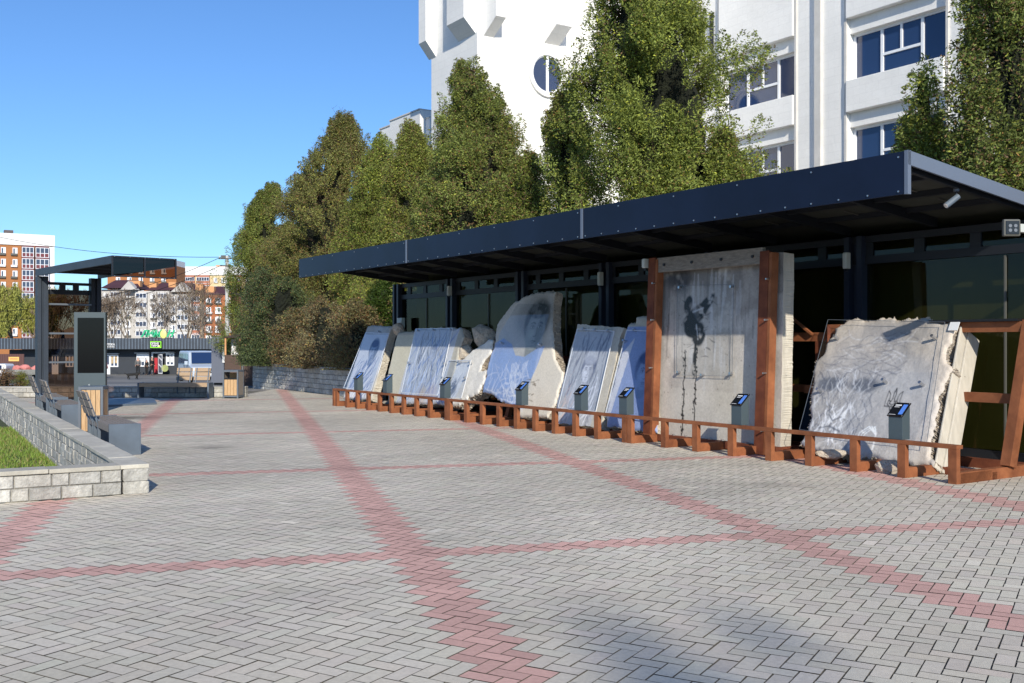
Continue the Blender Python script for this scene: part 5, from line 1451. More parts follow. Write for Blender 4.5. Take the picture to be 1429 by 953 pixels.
for i, (px, top, Y, lb) in enumerate(((18,396,125,'yellow-green willow at the left edge below the orange block'), (-25,388,135,'yellow-green willow cut by the left edge of the picture'), (48,402,140,'yellow-green willow partly behind the shelter post'))):
    x = (px-CX)/F_PX*Y; z0 = terr(x,Y); h = EYE-(top-HOR)/F_PX*Y-z0
    bare_tree('willow_tree', lb, x, Y, z0, h*1.1, .8, 80+i, mt='twig', levels=5, group='budding willows at the left', nleaf=30000, leafcol=(.36,.37,.09))
# small bushes by the low wall, left
for (px, py, w, Y, lb, sd, col, br) in ((6,521,34,33.,'reddish-brown leafless bush behind the low wall at the left edge',91,(.15,.08,.06),.7), (30,526,16,34,'small yellow-green bush beside the reddish one',92,(.22,.24,.05),.1)):
    x_ = (px-CX)/F_PX*Y; z0 = .0; h = EYE-(py-HOR)/F_PX*Y
    conifer('bush', lb, x_, Y, z0, h, w/F_PX*Y/2, 60, 60, col=col, brown=br, seed=sd, cat='bush', group='bushes behind the low wall', prof=lambda t: (max(0,1-t*t))**.5, leaf=(.05,.015), plume=(.2,.4))
# tree behind the viewer whose shadow falls on the paving
sun_el = radians(26.5); sun_az = np.array([.18,-.984])
sg = np.array([(1110-CX)/F_PX*5.5, 5.5])
hgt = 27.0; tp = sg+sun_az*hgt/math.tan(sun_el)
conifer('conifer', 'conifer behind the viewer whose blurred top shadows the paving at the bottom right', float(tp[0]), float(tp[1]), 0, 28., 4.2, 160, 55, col=G1, brown=.1, seed=99, group=None, leaf=(.22,.09), core=False, prof=lambda t: (1-t)**.5*(.8+.2*min(1,t*6)))

# ------------------------------------------------------------------ shop, cars, people
YS = 100.; ZG = -1.5
def sx(px, Y=YS): return (px-CX)/F_PX*Y
def sz(py, Y=YS): return EYE-(py-HOR)/F_PX*Y
shp = thing('shop_building', 'long low dark grey shop with a ribbed metal fascia and white-framed doors', 'shop', (sx(170), YS, ZG))
x0, x1 = sx(13), sx(345)
m = MB(); m.frame((x0, YS, ZG), (x1-x0,0,0), (0,12,0), (0,0,sz(488)-ZG)); m.build('wall', 'shop_dark', shp)
m = MB(); f0, f1 = sx(8), sx(350); zt_, zb_ = sz(472), sz(487.2)
m.frame((f0, YS-1.5, zb_), (f1-f0,0,0), (0,13,0), (0,0,zt_-zb_)); fas = m.build('fascia', 'shop_fascia', shp)
m = MB(); xx = f0
while xx < f1-.1: m.frame((xx, YS-1.54, zb_+.01), (.11,0,0), (0,.038,0), (0,0,zt_-zb_-.02)); xx += .30
m.build('fascia_rib', 'slate', fas)
def shopwin(px0, px1, py0, py1, label=None, panes=2, poster='poster_warm', m_frame='window_white'):
    a, b = sx(px0), sx(px1); t, bt_ = sz(py0), sz(py1)
    m = MB(); w = .11
    m.frame((a,YS-.10,bt_),(b-a,0,0),(0,.08,0),(0,0,w)); m.frame((a,YS-.10,t-w),(b-a,0,0),(0,.08,0),(0,0,w))
    for k in range(panes+1): m.frame((a+(b-a-w)*k/panes,YS-.10,bt_+w),(w,0,0),(0,.08,0),(0,0,t-bt_-2*w))
    f = m.build('window', m_frame, shp)
    m = MB(); m.frame((a+.02,YS-.04,bt_+.02),(b-a-.04,0,0),(0,.02,0),(0,0,t-bt_-.04)); m.build('pane', 'window_far', f)
    m = MB(); r = random.Random(px0)
    for k in range(panes):
        c_ = a+(b-a)*(k+.5)/panes; m.frame((c_-(b-a)/panes*.28,YS-.055,bt_+.3+r.random()*.2),((b-a)/panes*.5,0,0),(0,.01,0),(0,0,(t-bt_)*r.uniform(.35,.6)))
    m.build('poster', poster, f)
    return f
shopwin(154, 165.5, 495, 512, poster='poster_warm'); shopwin(191, 208.5, 493.5, 511.5, panes=3, poster='print_white')
m = MB(); m.frame((sx(191.5),YS-.13,sz(499.5)),(sx(208)-sx(191.5),0,0),(0,.02,0),(0,0,sz(494)-sz(499.5))); m.build('blind', 'window_white', shp)
shopwin(232, 243.5, 493, 510, panes=2, poster='print_white'); shopwin(92, 103, 495, 512, panes=2)
for (a_, b_, lb) in ((143.5,154.2,'d'),(73,82,'d')):
    A, B = sx(a_), sx(b_); m = MB(); t = sz(495); 
    m.frame((A,YS-.10,ZG+.9-.9),(B-A,0,0),(0,.06,0),(0,0,.95)); m.frame((A,YS-.10,t-.12),(B-A,0,0),(0,.06,0),(0,0,.12))
    for k in range(3): m.frame((A+(B-A-.1)*k/2,YS-.10,ZG+.95),(.10,0,0),(0,.06,0),(0,0,t-.12-ZG-.95))
    d_ = m.build('door', 'window_white', shp); m = MB(); m.frame((A+.02,YS-.06,ZG+.95),(B-A-.04,0,0),(0,.02,0),(0,0,t-ZG-1.0)); m.build('pane', 'window_far', d_)
# open doorway with red fridge and open white door
A, B = sx(212), sx(224)
m = MB(); m.frame((A,YS-.02,ZG),(B-A,0,0),(0,.015,0),(0,0,sz(493)-ZG)); dw = m.build('doorway', 'shade_interior', shp)
m = MB(); m.frame((A,YS-.12,ZG),(.13,0,0),(0,.1,0),(0,0,sz(493)-ZG)); m.frame((A,YS-.12,sz(493)),(B-A+.9,0,0),(0,.1,0),(0,0,.13)); m.build('door_frame', 'window_white', dw)
m = MB(); m.frame((sx(216),YS-.10,ZG+.1),(.30,0,0),(0,.06,0),(0,0,1.5)); m.build('red_cabinet', 'red', shp)
p0_, p1_ = np.array([sx(221.5),YS-.2]), np.array([sx(231.5),YS-1.0]); dd_ = p1_-p0_
m = MB(); H_ = sz(494)-ZG-.05
for (a0,a1,z0_,z1_) in ((0,.14,0,H_),(.86,1,0,H_),(.14,.86,0,.12),(.14,.86,H_-.12,H_)):
    m.frame((*(p0_+dd_*a0),ZG+.05+z0_), (*(dd_*(a1-a0)),0), (0,.05,0), (0,0,z1_-z0_))
for z_ in (.75,1.45): m.bar((*(p0_+dd_*.14),ZG+z_+.25),(*(p0_+dd_*.86),ZG+z_-.05),.05,.12)
od = m.build('open_door', 'window_white', shp)
m = MB(); m.frame((*(p0_+dd_*.14),ZG+.17),(*(dd_*.72),0),(0,.02,0),(0,0,H_-.24)); m.build('pane', 'window_far', od)
m = MB(); m.tube((sx(234.5),YS-.95,sz(513.5)),(sx(234.5),YS-.90,sz(513.5)),.34,n=20); m.build('round_poster', 'green_poster', shp)
# canopy lids over the windows
m = MB()
for a_, b_, y_ in ((146,167,494),(190,209.5,493),(228,245,492)): m.frame((sx(a_),YS-.5,sz(y_)),(sx(b_)-sx(a_),0,0),(0,.48,0),(0,0,.07))
m.build('awning', 'white_paint', shp)
RX = Matrix.Rotation(pi/2, 3, 'X')
text_obj('sign_text', 'ЗООАПТЕКА', .27, 'print_white', shp, (sx(157.3), YS-1.6, sz(480.8)), RX, bold=.008)
text_obj('sign_text', 'ветеринарна клініка', .165, 'print_white', shp, (sx(157.2), YS-1.6, sz(483.9)), RX, bold=.005)
m = MB(); m.tube((sx(144.2),YS-1.6,sz(482.5)),(sx(144.2),YS-1.55,sz(482.5)),.28,n=16); m.build('sign_emblem', 'print_white', shp)
m = MB(); a_, b_, t_, u__ = sx(217.5), sx(234), sz(475.6), sz(486); m.frame((a_,YS-1.66,u__),(b_-a_,0,0),(0,.1,0),(0,0,t_-u__)); sb_ = m.build('sign_board', 'black', shp)
m = MB(); w=.07
m.frame((a_+.05,YS-1.70,u__+.05),(b_-a_-.1,0,0),(0,.03,0),(0,0,w)); m.frame((a_+.05,YS-1.70,t_-.05-w),(b_-a_-.1,0,0),(0,.03,0),(0,0,w))
m.frame((a_+.05,YS-1.70,u__+.05+w),(w,0,0),(0,.03,0),(0,0,t_-u__-.1-2*w)); m.frame((b_-.05-w,YS-1.70,u__+.05+w),(w,0,0),(0,.03,0),(0,0,t_-u__-.1-2*w)); m.build('sign_border', 'sign_lime', sb_)
text_obj('sign_text', 'СВІЖЕ', .24, 'print_white', shp, ((a_+b_)/2-.1, YS-1.70, sz(479.4)), RX, bold=.01)
text_obj('sign_text', 'ПИВО', .24, 'print_white', shp, ((a_+b_)/2-.05, YS-1.70, sz(482.6)), RX, bold=.01)
m = MB(); m.tube((sx(230.2),YS-1.70,sz(482.8)),(sx(230.2),YS-1.68,sz(482.8)),.10,n=10); m.build('sign_dot', 'lemon', shp)
# roof lettering with a lemon for the O
sg_ = thing('roof_sign', 'green slanted roof lettering with a yellow lemon for one letter, on the shop roof', 'sign', (sx(224), YS-1.2, sz(472)))
off = np.array(ROOTLOC[sg_])
for ch, px in (('Л',207),('И',214.2),('М',224.5),('Н',242.5)):
    o = text_obj('letter', ch, .86, 'sign_green', sg_, Vector((sx(px)-off[0], 0, sz(466.3)-off[2])), RX, shear=.35, depth=.05, bold=.035)
me = bpy.data.meshes.new('lemon'); bm = bmesh.new(); bmesh.ops.create_uvsphere(bm, u_segments=16, v_segments=10, radius=1)
for v in bm.verts: v.co = Vector((v.co.x*.33, v.co.y*.12, v.co.z*.42+(.08 if v.co.z > .95 else (-.06 if v.co.z < -.95 else 0))))
bm.to_mesh(me); bm.free(); me.materials.append(MATS['lemon']); o = bpy.data.objects.new('lemon_letter', me); C.objects.link(o); o.parent = sg_; o.location = (sx(233.8)-off[0], 0, sz(466.5)-off[2])
m = MB(); m.frame((sx(203),YS-1.15,sz(472)),(sx(247)-sx(203),0,0),(0,.05,0),(0,0,.05))
for px in (205,214,224,234,243): m.frame((sx(px),YS-1.15,sz(472)),(.05,0,0),(0,.05,0),(0,0,.25))
m.build('sign_rail', 'frame_dark', sg_)
for o in [o for o in bpy.data.objects if o.parent == shp and o.name.startswith('sign_text')]:
    o.data.transform(Matrix.Translation(-Vector(ROOTLOC[shp])))

# brown fence with a yellow plaque
YF = 88.
fn = thing('metal_fence', 'brown corrugated metal fence with a small yellow plaque, behind the white pickup', 'fence', (sx(10,YF), YF, ZG))
m = MB(); m.frame((sx(-30,YF),YF,ZG),(sx(33.5,YF)-sx(-30,YF),0,0),(0,.05,0),(0,0,sz(494,YF)-ZG)); m.build('panel', 'fence_brown', fn)
m = MB(); xx = sx(-30,YF)
while xx < sx(33,YF): m.frame((xx,YF-.03,ZG),(.07,0,0),(0,.028,0),(0,0,sz(494.3,YF)-ZG)); xx += .2
m.build('panel_rib', 'fence_brown', fn)
m = MB(); m.frame((sx(12.5,YF),YF-.06,sz(504,YF)),(sx(27,YF)-sx(12.5,YF),0,0),(0,.02,0),(0,0,sz(498,YF)-sz(504,YF))); pq = m.build('plaque', 'sign_yellow', fn)
m = MB(); m.frame((sx(14.5,YF),YF-.07,sz(501.3,YF)),(sx(25,YF)-sx(14.5,YF),0,0),(0,.008,0),(0,0,.07)); m.build('plaque_line', 'panel_rust', pq)

def wheel(t, x, y, z, r, w, ax='y'):
    b = MB(); b.tube((x,y-w/2,z),(x,y+w/2,z), r, n=20); wh = b.build('wheel', 'rubber', t)
    b = MB(); b.tube((x,y-w/2-.01,z),(x,y+w/2+.01,z), r*.6, n=16); b.build('rim', 'rim', wh)
# van: local x forward, y width
def make_van():
    t = thing('van', 'silver-blue minibus parked in front of the shop, seen from its front corner', 'van', (0,0,0), 0, local=True)
    W_ = 1.9
    prof_ = [(-2.4,.35),(2.30,.35),(2.42,.45),(2.42,.80),(2.30,.98),(1.55,1.16),(.90,1.88),(.6,1.96),(-2.25,1.96),(-2.4,1.8)]
    bm = bmesh.new()
    L, R = [], []
    for (x,z) in prof_:
        inset = .0 if z < 1.1 else .12*(z-1.1)/.86
        L.append(bm.verts.new((x,-W_/2+inset,z))); R.append(bm.verts.new((x,W_/2-inset,z)))
    n = len(prof_)
    for i in range(n): bm.faces.new((L[i], L[(i+1)%n], R[(i+1)%n], R[i]))
    bm.faces.new(L[::-1]); bm.faces.new(R); bmesh.ops.recalc_face_normals(bm, faces=bm.faces)
    me = bpy.data.meshes.new('body'); bm.to_mesh(me); bm.free(); me.materials.append(MATS['van_silver'])
    o = bpy.data.objects.new('body', me); C.objects.link(o); o.parent = t; bv = o.modifiers.new('b','BEVEL'); bv.width = .07; bv.segments = 3; bv.limit_method='ANGLE'
    def P(x, z, side, out=.012): 
        inset = .0 if z < 1.1 else .12*(z-1.1)/.86
        return (x, side*(W_/2-inset+out), z)
    for side in (-1,1):
        for (a,b_,c_,d_) in (((.10,1.18),(1.28,1.18),(.82,1.76),(.10,1.80)), ((-.95,1.18),(.0,1.18),(.0,1.80),(-.95,1.80)), ((-2.2,1.18),(-1.05,1.18),(-1.05,1.80),(-2.2,1.78))):
            m = MB(); m.quad(P(*a,side),P(*b_,side),P(*c_,side),P(*d_,side)); m.build('side_window','window_blue',t)
        m = MB(); m.box((1.15,side*(W_/2+.10),1.22),(.12,.2,.24)); m.build('mirror','van_silver',t,bevel=.03)
        m = MB(); m.box((2.36,side*.68,.84),(.14,.40,.20)); m.build('headlight','lamp_glass',t,bevel=.03)
        m = MB(); m.box((.05,side*(W_/2+.004),.78),(.02,.01,.8)); m.build('door_gap','black',t)
        m = MB(); m.box((-.1,side*(W_/2+.015),1.02),(.2,.02,.04)); m.build('door_handle','black',t)
    m = MB(); m.quad((1.58,-.80,1.17),(1.58,.80,1.17),(.95,.70,1.85),(.95,-.70,1.85)); o = m.build('windscreen','window_blue',t); o.location = (.03,0,.03)
    m = MB(); m.box((2.43,0,.82),(.04,.86,.16)); g_ = m.build('grille','black',t,bevel=.02)
    m = MB(); m.tube((2.45,0,.83),(2.47,0,.83),.07,n=12); m.build('badge','rim',g_)
    m = MB(); m.box((2.44,0,.50),(.10,1.75,.22)); m.build('bumper','van_silver',t,bevel=.04)
    m = MB(); m.box((2.50,0,.53),(.01,.5,.11)); m.build('number_plate','print_white',t)
    m = MB(); m.box((2.47,0,.66),(.05,1.2,.07)); m.build('air_intake','black',t)
    for x_ in (1.6,-1.55):
        for y_ in (-.86,.86): wheel(t, x_, y_, .34, .34, .2)
    return t
vn = make_van(); YV = 64.
vx = sx(269,YV); vn.location = (vx, YV+1.4, terr(vx,YV)+.12); vn.rotation_euler.z = radians(-62)
# pickup
pk = thing('pickup_truck', 'white pickup with a grey flat bed loaded with pink bundles, at the left edge', 'pickup truck', (0,0,0), 0, local=True)
bm = bmesh.new(); prof_ = [(-2.3,.45),(-.05,.45),(.0,1.40),(-.1,1.55),(-.9,1.58),(-1.35,1.05),(-2.25,.98)]
L = [bm.verts.new((x,-.85,z)) for x,z in prof_]; R = [bm.verts.new((x,.85,z)) for x,z in prof_]; n = len(prof_)
for i in range(n): bm.faces.new((L[i],L[(i+1)%n],R[(i+1)%n],R[i]))
bm.faces.new(L[::-1]); bm.faces.new(R); bmesh.ops.recalc_face_normals(bm, faces=bm.faces)
me = bpy.data.meshes.new('cab'); bm.to_mesh(me); bm.free(); me.materials.append(MATS['truck_white']); o = bpy.data.objects.new('cab', me); C.objects.link(o); o.parent = pk
bv = o.modifiers.new('b','BEVEL'); bv.width=.06; bv.segments=3; bv.limit_method='ANGLE'
for sd in (-1,1):
    m = MB(); m.quad((-1.2,sd*.862,1.06),(-.35,sd*.862,1.06),(-.35,sd*.862,1.46),(-.86,sd*.862,1.46)); m.build('side_window','window_blue',pk)
    m = MB(); m.box((-1.15,sd*.92,1.10),(.08,.12,.16)); m.build('mirror','black',pk)
    m = MB(); m.box((-2.27,sd*.6,.78),(.06,.3,.16)); m.build('headlight','lamp_glass',pk)
m = MB(); m.box((1.35,0,.72),(2.6,1.75,.08)); m.build('flatbed','truck_bed',pk)
m = MB()
for (c_,s_) in (((1.35,-.86,.92),(2.6,.05,.36)),((1.35,.86,.92),(2.6,.05,.36)),((2.63,0,.92),(.05,1.7,.36))): m.box(c_,s_)
m.build('bed_side','truck_bed',pk); m = MB(); m.box((.6,0,.48),(4.6,.7,.14)); m.build('chassis','black',pk)
for x_ in (-1.6,1.7):
    for y_ in (-.75,.75): wheel(pk,x_,y_,.33,.33,.2)
YP = 78.; pkx = sx(14.5,YP); pk.location = (pkx, YP, terr(pkx,YP)); pk.rotation_euler.z = radians(4); pk.scale = (.92,.92,.92)
for i,(dx,w_,h_) in enumerate(((.55,.5,.34),(1.15,.7,.42),(2.1,.5,.30))):
    o = rock('cargo_bundle', None, (pkx+dx*.92, YP, terr(pkx,YP)+1.02+h_*.25), .32, 40+i, 'cargo_pink', sq=(w_/.5,.9,h_/.45)); props(o, ['small pink bundle on the pickup bed, right behind the cab','largest pink bundle in the middle of the pickup bed','pink bundle at the tail of the pickup bed'][i], 'bundle', 'pink bundles on the pickup bed')

# people and dog
def skin_mesh(name, verts, edges, radii, m, parent, root=0, sub=1):
    me = bpy.data.meshes.new(name); me.from_pydata(verts, edges, []); o = bpy.data.objects.new(name, me); C.objects.link(o); 
    o.modifiers.new('s','SKIN'); sv = me.skin_vertices[0].data if me.skin_vertices else None
    if sv is None:
        bpy.context.view_layer.objects.active = o; sv = me.skin_vertices[0].data
    for i, r in enumerate(radii): sv[i].radius = (r, r) if not isinstance(r, tuple) else r; sv[i].use_root = (i == root)
    s_ = o.modifiers.new('u','SUBSURF'); s_.levels = sub; s_.render_levels = sub
    dg = bpy.context.evaluated_depsgraph_get(); dg.update(); me2 = bpy.data.meshes.new_from_object(o.evaluated_get(dg)); bpy.data.objects.remove(o)
    me2.materials.clear(); me2.materials.append(MATS[m]); me2.name = name
    me2.polygons.foreach_set('use_smooth', [True]*len(me2.polygons))
    o = bpy.data.objects.new(name, me2); C.objects.link(o)
    if parent: o.parent = parent
    return o
def person(label, x, y, z, rz, top='cloth_grey', legs='cloth_black', h=1.72, walk=.0, group='people standing outside the shop'):
    k = h/1.72
    J = dict(pel=(0,0,.93), waist=(0,.01,1.08), chest=(0,0,1.30), neck=(0,0,1.46), head=(0,-.02,1.56), crown=(0,-.01,1.68))
    for s, sd in (('l',-1),('r',1)):
        f = walk*sd
        J.update({'hip'+s:(sd*.09,0,.88),'kn'+s:(sd*.10,-.03-f*.20,.48),'an'+s:(sd*.10,.03-f*.30,.09),'to'+s:(sd*.11,-.14-f*.30,.035),
                  'sh'+s:(sd*.18,0,1.40),'el'+s:(sd*.24,.03,1.13),'wr'+s:(sd*.22,-.10,.92),'ha'+s:(sd*.21,-.14,.84)})
    names = list(J); idx = {n:i for i,n in enumerate(names)}
    E_ = [('pel','waist'),('waist','chest'),('chest','neck'),('neck','head'),('head','crown')]
    for s in 'lr': E_ += [('pel','hip'+s),('hip'+s,'kn'+s),('kn'+s,'an'+s),('an'+s,'to'+s),('chest','sh'+s),('sh'+s,'el'+s),('el'+s,'wr'+s),('wr'+s,'ha'+s)]
    Rr = dict(pel=.12,waist=.11,chest=.135,neck=.055,head=.088,crown=.07,hip=.09,kn=.058,an=.04,to=.035,sh=.06,el=.042,wr=.028,ha=.035)
    rad = [Rr.get(n, Rr.get(n[:-1], .05))*k for n in names]
    body = skin_mesh('person', [tuple(c*k for c in J[n]) for n in names], [(idx[a],idx[b]) for a,b in E_], rad, 'skin', None)
    body.location = (x,y,z); body.rotation_euler.z = rz; props(body, label, 'person', group)
    def sub(nm, keep, mm, grow):
        kk = [n for n in names if n in keep]; ii = {n:i for i,n in enumerate(kk)}
        skin_mesh(nm, [tuple(c*k for c in J[n]) for n in kk], [(ii[a],ii[b]) for a,b in E_ if a in ii and b in ii], [(rad[idx[n]]+grow) for n in kk], mm, body)
    sub('jacket', {'pel','waist','chest','shl','shr','ell','elr','wrl','wrr'}, top, .022)
    sub('trousers', {'pel','hipl','hipr','knl','knr','anl','anr'}, legs, .018)
    for s in 'lr': skin_mesh('shoe', [tuple(c*k for c in J['an'+s]), tuple(c*k for c in J['to'+s])], [(0,1)], [.05,.045], 'black', body)
    skin_mesh('hair', [(0,.01*k,1.62*k),(0,.03*k,1.70*k)], [(0,1)], [.095*k,.07*k], 'hair_dark', body)
    return body
YPp = 97.
person('person in a grey top standing left of the shop window', sx(192.5,YPp), YPp, ZG, radians(20), 'cloth_grey', 'cloth_black', walk=.3)
person('person dressed in black bending near the shop window', sx(199.5,YPp), YPp+1, ZG, radians(-30), 'cloth_black', 'cloth_black', h=1.5)
person('person dressed in black standing beside the open shop door', sx(209.5,YPp), YPp+.5, ZG, radians(60), 'cloth_black', 'cloth_black', h=1.75)
person('person in a pink top and dark trousers seen just right of the totem', sx(147.0,90), 90., ZG, radians(150), 'cloth_pink', 'cloth_grey', h=1.65)
dv = [(-.30,0,.42),(.0,0,.42),(.28,0,.45),(.42,0,.56),(.55,0,.55), (-.30,.08,.30),(-.36,.08,.16),(-.32,.08,.02), (-.30,-.08,.30),(-.24,-.08,.16),(-.20,-.08,.02), (.26,.08,.25),(.30,.08,.02),(.26,-.08,.25),(.20,-.08,.02), (-.45,0,.45),(-.60,0,.55)]
de = [(0,1),(1,2),(2,3),(3,4),(0,5),(5,6),(6,7),(0,8),(8,9),(9,10),(2,11),(11,12),(2,13),(13,14),(0,15),(15,16)]
dg_ = skin_mesh('dog', dv, de, [.12,.11,.13,.07,.045,.06,.035,.03,.06,.035,.03,.05,.03,.05,.03,.03,.02], 'dog_black', None)
dg_.location = (sx(185.5,86), 86, terr(0,86)); dg_.rotation_euler.z = radians(12); dg_.scale = (1.2,1.2,1.); props(dg_, 'black dog walking across the yard in front of the shop', 'dog')

# grey kiosk and little wooden pavilion
YK = 50.
zk = terr(0,YK)+.12
ks = thing('kiosk', 'blue-grey metal kiosk behind the far litter bin', 'kiosk', (sx(303,YK), YK, zk))
m = MB(); a_, b_ = sx(295,YK), sx(312.3,YK); 
m.frame((a_,YK,zk),(b_-a_,0,0),(0,3,0),(0,0,sz(469.5,YK)-zk)); m.build('wall','kiosk_grey',ks)
m = MB(); m.frame((a_-.03,YK-.03,sz(469.5,YK)),(b_-a_+.5,0,0),(0,3.1,0),(0,0,.05)); m.build('roof','roof_edge',ks)
m = MB(); m.box(((a_+b_)/2,YK+.5,zk-.06),(.5,.5,.12)); m.build('foot','black',ks)
m = MB(); m.frame((b_-.05,YK-.06,sz(506,YK)),(.10,0,0),(0,.05,0),(0,0,sz(479,YK)-sz(506,YK))); m.build('downpipe','white_paint',ks)
wk = thing('wooden_pavilion', 'small brown-roofed wooden stall between the grey kiosk and the hedge', 'stall', (sx(325,48), 48, terr(0,48)))
zw = terr(0,48); a_, b_ = sx(312.3,48), sx(334,48)
m = MB(); c_ = ((a_+b_)/2, 48.9); hw_ = (b_-a_)/2+.12
base_ = [(c_[0]-hw_,48.1,sz(471.2,48)),(c_[0]+hw_,48.1,sz(471.2,48)),(c_[0]+hw_,49.8,sz(471.2,48)),(c_[0]-hw_,49.8,sz(471.2,48))]
m.add(base_+[(c_[0],c_[1],sz(465.5,48))], [(0,1,4),(1,2,4),(2,3,4),(3,0,4),(3,2,1,0)]); m.build('roof','kiosk_brown',wk)
for x_ in (a_+.03,b_-.03):
    for y_ in (48.2,49.7): m = MB(); m.box((x_,y_,(zw+sz(471.2,48))/2),(.07,.07,sz(471.2,48)-zw)); m.build('post','wood_orange',wk)
m = MB(); m.frame((a_,48.15,zw),(b_-a_,0,0),(0,.04,0),(0,0,sz(495.3,48)-zw)); m.build('panel','kiosk_brown',wk)
m = MB(); m.frame((a_+.1,48.9,zw),(b_-a_-.2,0,0),(0,.04,0),(0,0,sz(473,48)-zw)); m.build('back_panel','apartment_grey',wk)
m = MB(); 
for x_ in (a_+.16,b_-.22): m.frame((x_,48.85,sz(494,48)),(.07,0,0),(0,.04,0),(0,0,sz(478,48)-sz(494,48)))
m.frame((a_+.16,48.85,sz(494,48)),(b_-a_-.38,0,0),(0,.04,0),(0,0,.06)); m.build('window_frame','window_white',wk)
bp2 = thing('brown_planter', 'dark brown slatted planter box at the left end of the retaining wall', 'planter', (sx(345,40.5), 40.5, terr(0,40.5)))
a_, b_ = sx(340,40.5), sx(352.3,40.5); m = MB(); m.frame((a_,40.5,terr(0,40.5)+.05),(b_-a_,0,0),(0,1.5,0),(0,0,sz(496.5,40.5)-terr(0,40.5))); m.build('box','kiosk_brown',bp2)
m = MB(); m.frame((a_-.02,40.48,terr(0,40.5)),(b_-a_+.04,0,0),(0,1.5,0),(0,0,.05)); m.build('base','slate',bp2)
for x_ in (a_+.12, b_-.12):
    m = MB(); m.box((x_,41.9,(terr(0,40)+sz(483,40.5))/2),(.07,.07,sz(483,40.5)-terr(0,40))); m.build('post','wood_orange',bp2)

# utility pole and wires
YU = 72.; ux = sx(316.8,YU); zu = terr(0,YU)
up_ = thing('utility_pole', 'pale concrete utility pole with insulators left of the hedge', 'utility pole', (ux, YU, zu))
m = MB(); m.tube((ux,YU,zu),(ux,YU,sz(357,YU)),.17,.11,n=10); m.build('pole','pole_concrete',up_)
m = MB(); zt_ = sz(361,YU); m.box((ux-.1,YU-.12,zt_),(.9,.08,.08)); m.box((ux-.1,YU-.12,zt_-.5),(.7,.08,.08)); m.build('crossarm','mullion',up_)
for dx in (-.5,-.25,.25): m = MB(); m.tube((ux+dx,YU-.12,zt_+.04),(ux+dx,YU-.12,zt_+.18),.05,.03,n=8); m.build('insulator','white_plastic',up_)
m = MB(); m.box((ux-.22,YU-.1,zt_+.12),(.3,.2,.22)); m.build('lamp_box','mullion',up_)
def wire(label, a, b, sag, r=.018):
    m = MB(); n = 14; a, b = np.array(a), np.array(b); P = [a+(b-a)*i/n-np.array([0,0,sag*4*(i/n)*(1-i/n)]) for i in range(n+1)]
    for p, q in zip(P[:-1], P[1:]): m.tube(p, q, r, n=4, cap=False)
    o = m.build('overhead_wire', 'black'); props(o, label, 'wire', 'overhead wires')
pt_ = (ux-.4, YU-.12, zt_+.1)
wire('highest overhead wire running left from the utility pole over the shelter roof', pt_, (sx(-40,85),85,sz(322,85)), .6)
wire('overhead wire sagging from the pole across the apartment roofs', pt_, (sx(-40,60),60,sz(436,60)), .9)
wire('lower overhead wire from the pole passing behind the shelter glass', (ux-.3,YU-.12,zt_-.45), (sx(-40,60),60,sz(452,60)), .8)
wire('overhead wire running right from the pole into the conifers', (ux+.2,YU-.12,zt_+.1), (sx(420,60),60,sz(385,60)), .3)
wire('lower overhead wire running right from the pole into the conifers', (ux+.2,YU-.12,zt_-.45), (sx(420,60),60,sz(400,60)), .3)

# ------------------------------------------------------------------ apartment blocks
def facade(t, o, u, n, floors, fh, z0, cols, depth=.25):
    """cols: list of (start, width, kind) along u ; kind 'w' window with balcony box, 'b' glazed bay"""
    o = np.array([*o,0.]); u3 = np.array([*u,0]); n3 = np.array([*n,0])
    for (s, w, kind) in cols:
        if kind == 'w':
            for f in range(floors):
                z = z0+f*fh
                m = MB(); m.frame(o+u3*s+n3*.02+(0,0,z+.8), u3*w, n3*.10, (0,0,1.5)); wf = m.build('window','window_white',t)
                m = MB(); m.frame(o+u3*(s+.55*w)+n3*.125+(0,0,z+.9), u3*w*.30, n3*.02, (0,0,1.2)); m.build('pane','window_far',wf)
                m = MB(); m.frame(o+u3*(s+.1)+n3*.13+(0,0,z+.35), u3*(w+.3), n3*.35, (0,0,.5)); m.build('balcony_box','window_white' if f % 2 else 'mullion',wf)
        else:
            m = MB(); m.frame(o+u3*s+n3*.02+(0,0,z0), u3*w, n3*.9, (0,0,floors*fh)); by = m.build('bay','bay_maroon' if kind == 'b' else ('panel_rust' if kind == 'p' else 'apartment_grey'),t)
            m = MB(); g_ = MB(); k = max(3, int(w/.85))
            for f in range(floors):
                z = z0+f*fh
                m.frame(o+u3*s+n3*.93+(0,0,z+2.4), u3*w, n3*.06, (0,0,.14)); m.frame(o+u3*s+n3*.93+(0,0,z+1.05), u3*w, n3*.06, (0,0,.12)); m.frame(o+u3*s+n3*.93+(0,0,z+.05), u3*w, n3*.06, (0,0,.12))
                for q in range(k+1): m.frame(o+u3*(s+(w-.14)*q/k)+n3*.93+(0,0,z+(.17 if kind == 'b' else 1.17)), u3*.14, n3*.055, (0,0,2.23 if kind == 'b' else 1.23))
                g_ = MB(); g_.frame(o+u3*(s+.05)+n3*.925+(0,0,z+1.1), u3*(w-.1), n3*.02, (0,0,1.3)); g_.build('bay_glass','window_far',by)
            m.build('bay_frame','window_white',by)
